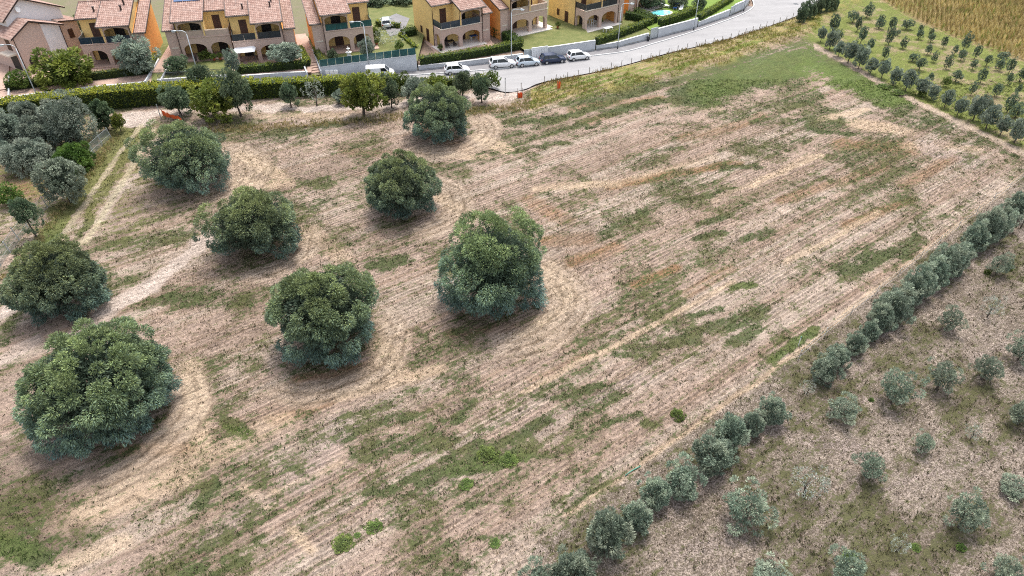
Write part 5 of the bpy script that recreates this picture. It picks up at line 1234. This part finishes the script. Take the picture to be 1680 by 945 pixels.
car(949, 96.8, 3.85, 1.72, 1.48, 'paint_white', 'white hatchback parked foremost in the line of cars', 'hatch', 17)
car(750, 119.5, 4.0, 1.75, 1.50, 'paint_white', 'white hatchback half hidden behind the slim dark tree', 'hatch', 12)
car(634, 42, 4.1, 1.75, 1.5, 'paint_silver', 'pale grey car parked on the drive behind the teal balcony house', 'hatch', 100, level=1.64)
car(625, 128, 4.4, 1.85, 1.95, 'paint_white', 'white panel van parked behind the hedge below the glass fence', 'van', 9, 'van')

# ------------------------------------------------------------------ fences, netting, posts, pipe
def wire_fence(pts, label, n, h=1.1, lean=0.0, mesh=True, post='wood_weathered', r=.045):
    L = [px(*p) for p in pts]; d = [0]
    for i in range(1, len(L)): d.append(d[-1] + (L[i] - L[i - 1]).length)
    ts = np.linspace(0, d[-1], n); P = [Vector((np.interp(q, d, [p.x for p in L]), np.interp(q, d, [p.y for p in L]), 0)) for q in ts]
    P = [Vector((p.x, p.y, gz1(p.x, p.y))) for p in P]
    t = thing('wire_fence', label, 'fence', P[0]); rr = random.Random(n)
    for i, p in enumerate(P):
        q = p - P[0]; k = Vector((rr.uniform(-.06, .06) - lean, rr.uniform(-.06, .06), 0)); MB().tube([q - Vector((0, 0, .4)), q + k + Vector((0, 0, h * rr.uniform(.92, 1.1)))], r, 6).build('post', post, t)
        if i < n - 1:
            s = P[i + 1] - P[0]
            if mesh: MB().add([(q.x, q.y, q.z), (s.x, s.y, s.z), (s.x - lean, s.y, s.z + h * .92), (q.x - lean, q.y, q.z + h * .92)], [(0, 1, 2, 3)]).build('wire_panel', 'wire_mesh', t)
            for zz in (.35, .9): MB().tube([q + Vector((-lean * zz, 0, h * zz)), s + Vector((-lean * zz, 0, h * zz))], .010, 4).build('wire', 'metal_galv', t)
wire_fence([(183, 225), (150, 255), (118, 300), (70, 350), (40, 385), (10, 425), (-30, 480)], 'leaning wire fence with thin posts between the olive thicket and the grass track', 16, 1.5, .25, True, 'metal_galv', .05)
wire_fence([(893, 138), (960, 124), (1000, 116), (1060, 101), (1100, 90), (1200, 66), (1300, 33), (1340, 14)], 'thin post and wire fence along the road verge', 34, 1.15, 0, False)
wire_fence([(1310, 590), (1360, 545), (1440, 482), (1560, 385), (1680, 292)], 'thin wire support line running beside the olive row', 12, 1.1, 0, False, 'metal_galv', .025)
def netting(u, v, w, h, rz, label):
    p = px(u, v); z = gz1(p.x, p.y); t = thing('orange_netting', label, 'netting', (p.x, p.y, max(z, -.05)), rz); V = []; n = 10
    for i in range(n + 1):
        x = -w / 2 + w * i / n; y = .12 * math.sin(i * 1.9); hh = h * (.75 + .25 * math.sin(i * 2.3 + 1)) * (1 - .35 * i / n)
        for yy in (0, .03): V += [(x, y + yy, -.05), (x, y + yy + .08 * math.sin(i), hh)]
    Fs = []
    for i in range(n): a = 4 * i; Fs += [(a, a + 4, a + 5, a + 1), (a + 2, a + 3, a + 7, a + 6), (a + 1, a + 5, a + 7, a + 3)]
    MB().add(V, Fs).build('net', 'net_orange', t)
    for x in (-w / 2, w / 2): MB().tube([(x, .02, -.3), (x, .02, h * 1.15)], .03, 6).build('stake', 'wood_weathered', t)
netting(283, 194, 3.6, .9, R_(-25), 'sagging orange plastic netting under the dark olive by the gravel drive')
netting(853, 160, .8, 1.3, R_(20), 'upright orange netting beside the field gate post')
netting(917, 147, .7, 1.6, R_(60), 'orange netting bundle in the verge weeds')
for u, v, h, l in [(829, 156, 2.6, 'tall grey gate post where the gravel track meets the road'), (855, 153, 1.6, 'short grey post by the upright orange netting'), (265, 196, 2.2, 'thin grey post beside the sagging orange netting')]:
    p = px(u, v); t = thing('gate_post', l, 'post', (p.x, p.y, gz1(p.x, p.y)))
    MB().tube([(0, 0, -.4), (0, 0, h)], .06, 8).build('shaft', 'metal_galv', t); MB().box(-.08, .08, -.08, .08, h - .02, h + .03).build('cap', 'metal_dark', t)
p = px(1310, 566); t = thing('marker_stake', 'white marker stake standing in the green weed strip', 'stake', (p.x, p.y, gz1(p.x, p.y)))
MB().tube([(0, 0, -.3), (0, 0, .95)], .035, 8).build('shaft', 'white_plastic', t); MB().box(-.05, .05, -.02, .02, .951, 1.08).build('tip', 'pipe_green', t)
a, b = px(1026, 780), px(1050, 765); m = (a + b) / 2; t = thing('irrigation_pipe', 'short green irrigation pipe lying at the yellow field edge', 'pipe', (m.x, m.y, gz1(m.x, m.y) + .05))
a -= m; b -= m; MB().tube([(a.x, a.y, .03), (a.x * .3, a.y * .3 + .05, .06), (b.x, b.y, .03)], .04, 8).build('pipe', 'pipe_green', t, True); MB().tube([(b.x * .96, b.y * .96, .035), (b.x * 1.05, b.y * 1.05, .035)], .05, 8).build('end_cap', 'pipe_green', t)
# manhole on the road and bins
p = px(1306, 6.5); structure(MB().prism(oval(.5, .5, 18), 'z', .004, .012).build('manhole_cover', 'metal_dark')).location = (p.x, p.y, 0)
p = px(1063, 68); t = thing('litter_bin', 'small dark bin standing at the white wall near the tall gate', 'bin', (p.x, p.y, .115))
MB().lathe([(.2, 0), (.26, .7), (.28, .75)], 12).build('body', 'metal_dark', t, True); MB().lathe([(.28, .751), (.2, .85), (.05, .88)], 12).build('lid', 'metal_dark', t, True)
for k in range(3):
    p = px(539 + 7 * k, 124.5); t = thing('utility_box', 'white utility meter box against the tall retaining wall', 'box', (p.x, p.y - .25, .1), R_(9), 'meter boxes on the retaining wall')
    MB().box(-.3, .3, -.15, .15, -.05, .95).build('case', 'white_plastic', t); MB().box(-.25, .25, -.17, -.152, .1, .85).build('door', 'stone_white', t)

# ------------------------------------------------------------------ grass, weeds, stubble, corn (nobody could count them)
def blades(P, h, w, k, tint, rng, spread=.09, lean=.5):
    """k blades per tuft; P (n,3)"""
    n = len(P); N = n * k
    B = np.repeat(P, k, 0); B = B + np.concatenate([rng.normal(0, 1, (N, 2)) * np.repeat(spread, k)[:, None], np.zeros((N, 1))], 1) if hasattr(spread, '__len__') else B + np.concatenate([rng.normal(0, spread, (N, 2)), np.zeros((N, 1))], 1)
    H = np.repeat(h, k) * rng.uniform(.6, 1.3, N); a = rng.uniform(0, 6.283, N); l = rng.uniform(0, lean, N) * H
    W = np.repeat(w, k) * rng.uniform(.7, 1.3, N)
    s = np.stack([np.cos(a + 1.57), np.sin(a + 1.57), np.zeros(N)], 1) * W[:, None] * .5
    tip = B + np.stack([np.cos(a) * l, np.sin(a) * l, H], 1); B[:, 2] -= .03
    mid = (B + tip) / 2 + np.stack([np.zeros(N), np.zeros(N), H * .12], 1)
    V = np.stack([B - s * .6, mid - s, tip, mid + s], 1).reshape(-1, 3)
    C = np.repeat(np.repeat(tint, k, 0) * rng.uniform(.75, 1.25, (N, 1)), 4, 0)
    return V, np.arange(N * 4).reshape(N, 4), C
def scatter(n, ulo, uhi, vlo, vhi, rng):
    """uniform on the ground inside the world box of that pixel window"""
    c = [px(ulo, vlo), px(uhi, vlo), px(ulo, vhi), px(uhi, vhi)]; x0, x1 = min(p.x for p in c), max(p.x for p in c); y0, y1 = min(p.y for p in c), max(p.y for p in c)
    X = rng.uniform(x0, x1, n); Y = rng.uniform(y0, y1, n); U, V = proj(X, Y, 0.0); k = (U > ulo) & (U < uhi) & (V > vlo) & (V < vhi)
    return X[k], Y[k], U[k], V[k]
def stuff_obj(name, label, cat, V, Fq, C):
    stuff(link(name, np_mesh(name, V, Fq, 'foliage', C)), label, cat)
rg = np.random.default_rng(99)
X, Y, U, V = scatter(260000, -60, 1740, 130, 1000, rg)
C, G, M, I = paint(U, V, X, Y); Z = ground_z(X, Y, U, V)
g = M[:, 0]; road_ok = I['vl'] > 3
pr = np.clip((g + (fbm(X * 1.2, Y * 1.2, 71, 3) - .5) * 1.0 - .42) * 2.2, 0, 1) * road_ok * (1 - I['corn'])
k = rg.uniform(0, 1, len(X)) < pr * .62
T = G[k] * rg.uniform(.75, 1.35, (k.sum(), 1)); n = k.sum()
hh = rg.uniform(.07, .18, n); V_, F_, C_ = blades(np.stack([X[k], Y[k], Z[k]], 1), hh, hh * .42, 4, T, rg, .10, .9)
stuff_obj('weed_patches', 'low green weeds and grass growing in patches over the stubble field', 'weeds', V_, F_, C_)
# cut straw stems standing in the drilled rows
nS = 150000; sX = rg.uniform(-60, 75, nS); sY = rg.uniform(22, 100, nS); ca_, sa_ = math.cos(ROWDIR), math.sin(ROWDIR)
sa2 = sX * ca_ + sY * sa_; sb2 = -sX * sa_ + sY * ca_; sb2 = np.round(sb2 / .42) * .42 + rg.normal(0, .05, nS) + (fbm(sa2 * .08, sb2 * .2, 95, 2) - .5) * .25
sX = sa2 * ca_ - sb2 * sa_; sY = sa2 * sa_ + sb2 * ca_; sU, sV = proj(sX, sY, 0.0); kk = (sU > -20) & (sU < 1700) & (sV > 150) & (sV < 975)
sX, sY, sU, sV = sX[kk], sY[kk], sU[kk], sV[kk]; sC, sG, sM, sI = paint(sU, sV, sX, sY)
kk = (sM[:, 1] > .35) & (rg.uniform(0, 1, len(sX)) < .9 * sstep(.38, .6, fbm(sX * .12, sY * .12, 97, 4)) + .12)
sn = kk.sum(); sh = rg.uniform(.06, .15, sn); pk = rg.uniform(0, 1, (sn, 1))
sT = np.where(pk < .55, np.array([[.40, .32, .22]]), np.where(pk < .85, np.array([[.22, .155, .10]]), np.array([[.10, .085, .05]])))
V_, F_, C_ = blades(np.stack([sX[kk], sY[kk], ground_z(sX[kk], sY[kk], sU[kk], sV[kk])], 1), sh, sh * .45, 3, sT, rg, .06, .9)
stuff_obj('straw_rows', 'cut straw stems standing in the drilled rows of the field', 'stubble', V_, F_, C_)
# dark sparse weeds and dry stubble stems over the bare soil
k = (rg.uniform(0, 1, len(X)) < np.clip(.10 + .25 * I['right'] + .10 * fbm(X * .4, Y * .4, 77, 3), 0, 1) * (1 - .8 * I['kill'])) & road_ok & (I['corn'] < .5)
n = k.sum(); pick = rg.uniform(0, 1, (n, 1))
T = np.where(pick < .45, np.array([[.06, .062, .03]]), np.where(pick < .75, np.array([[.12, .09, .06]]), np.array([[.38, .32, .23]])))
hh = rg.uniform(.05, .16, n); V_, F_, C_ = blades(np.stack([X[k], Y[k], Z[k]], 1), hh, hh * .5, 3, T, rg, .07, 1.0)
stuff_obj('stubble', 'dry stubble stems and scattered weed seedlings on bare soil', 'stubble', V_, F_, C_)
# roadside verge
X, Y, U, V = scatter(60000, 840, 1440, -20, 185, rg); C, G, M, I = paint(U, V, X, Y); Z = ground_z(X, Y, U, V)
vl = I['vl']; k = (vl > 1.5) & (vl < 42) & ((U > 880) | (vl > 14)) & (U < 1345) & (rg.uniform(0, 1, len(X)) < 1.3 * sstep(46, 30, vl) * sstep(.28, .55, fbm(X * .35, Y * .35, 81, 4)))
n = k.sum(); pick = rg.uniform(0, 1, (n, 1)) * .6 + fbm(X[k] * .35, Y[k] * .35, 83, 3)[:, None] * .5
T = np.where(pick < .42, np.array([[.36, .26, .12]]), np.where(pick < .62, np.array([[.30, .28, .05]]), np.array([[.16, .19, .035]])))
tall = sstep(14, 2, vl[k]); T = (T * (1 - .6 * tall[:, None]) + np.array([[.26, .16, .085]]) * .6 * tall[:, None]) * .8
hh = rg.uniform(.10, .34, n) + .35 * tall * rg.uniform(0, 1, n) ** 2; V_, F_, C_ = blades(np.stack([X[k], Y[k], Z[k]], 1), hh, hh * .16 + .02, 5, T, rg, .14, .6)
stuff_obj('verge_grass', 'tall dry and yellow-green grass on the verge between road and field', 'grass', V_, F_, C_)
# grass bank in front of the gravel track and left fence grass
X, Y, U, V = scatter(60000, -20, 870, 160, 460, rg); C, G, M, I = paint(U, V, X, Y); Z = ground_z(X, Y, U, V)
bank = interp_line([(340, 212), (440, 210), (520, 204), (600, 199), (700, 188), (860, 176)])
pb = sstep(9, 2, np.abs(V - bank(U))) * (U > 330) + .8 * strokes(U, V, [(190, 225, 60, 400, 9), (60, 400, 0, 470, 10), (150, 260, 110, 330, 8)])
k = rg.uniform(0, 1, len(X)) < pb * (1 - .9 * strokes(U, V, PATH + RUTS)) * .8
n = k.sum(); pick = rg.uniform(0, 1, (n, 1)); T = np.where(pick < .5, np.array([[.36, .28, .14]]), np.where(pick < .75, np.array([[.18, .17, .05]]), np.array([[.25, .2, .1]])))
hh = rg.uniform(.15, .4, n); V_, F_, C_ = blades(np.stack([X[k], Y[k], Z[k]], 1), hh, hh * .2 + .02, 5, T, rg, .12, .7)
stuff_obj('bank_grass', 'straw coloured grass on the low bank below the gravel track', 'grass', V_, F_, C_)
# dry corn
a0, a1 = px(1640, 5), px(1662, 95); dr = (a0 - a1).normalized(); nr = Vector((dr.y, -dr.x, 0)); o0 = px(1560, 50)
S, Tt = np.meshgrid(np.arange(-40, 75, .8), np.arange(-40, 60, .30)); S = S.ravel() + rg.normal(0, .06, S.size); Tt = Tt.ravel() + rg.normal(0, .08, Tt.size)
X = o0.x + nr.x * S + dr.x * Tt; Y = o0.y + nr.y * S + dr.y * Tt; U, V = proj(X, Y, 0.0)
k = (V < CORN_EDGE(U) - 1.5) & (U > 1430) & (U < 1760) & (V > -55) & (rg.uniform(0, 1, len(X)) < .35 + .8 * fbm(X * .15, Y * .15, 91, 3))
P = np.stack([X[k], Y[k], ground_z(X[k], Y[k]) + .05], 1); n = len(P); pick = rg.uniform(0, 1, (n, 1))
T = np.where(pick < .7, np.array([[.42, .31, .14]]), np.where(pick < .9, np.array([[.26, .18, .08]]), np.array([[.20, .21, .05]])))
hh = rg.uniform(.9, 1.5, n); V_, F_, C_ = blades(P, hh, np.full(n, .13), 5, T, rg, .08, .35)
C_ = C_ * np.repeat(np.repeat(.55 + .8 * fbm(P[:, 0] * .22, P[:, 1] * .22, 93, 3), 5), 4)[:, None]
stuff_obj('corn_crop', 'field of dry straw-coloured corn standing in rows', 'corn', V_, F_, C_)
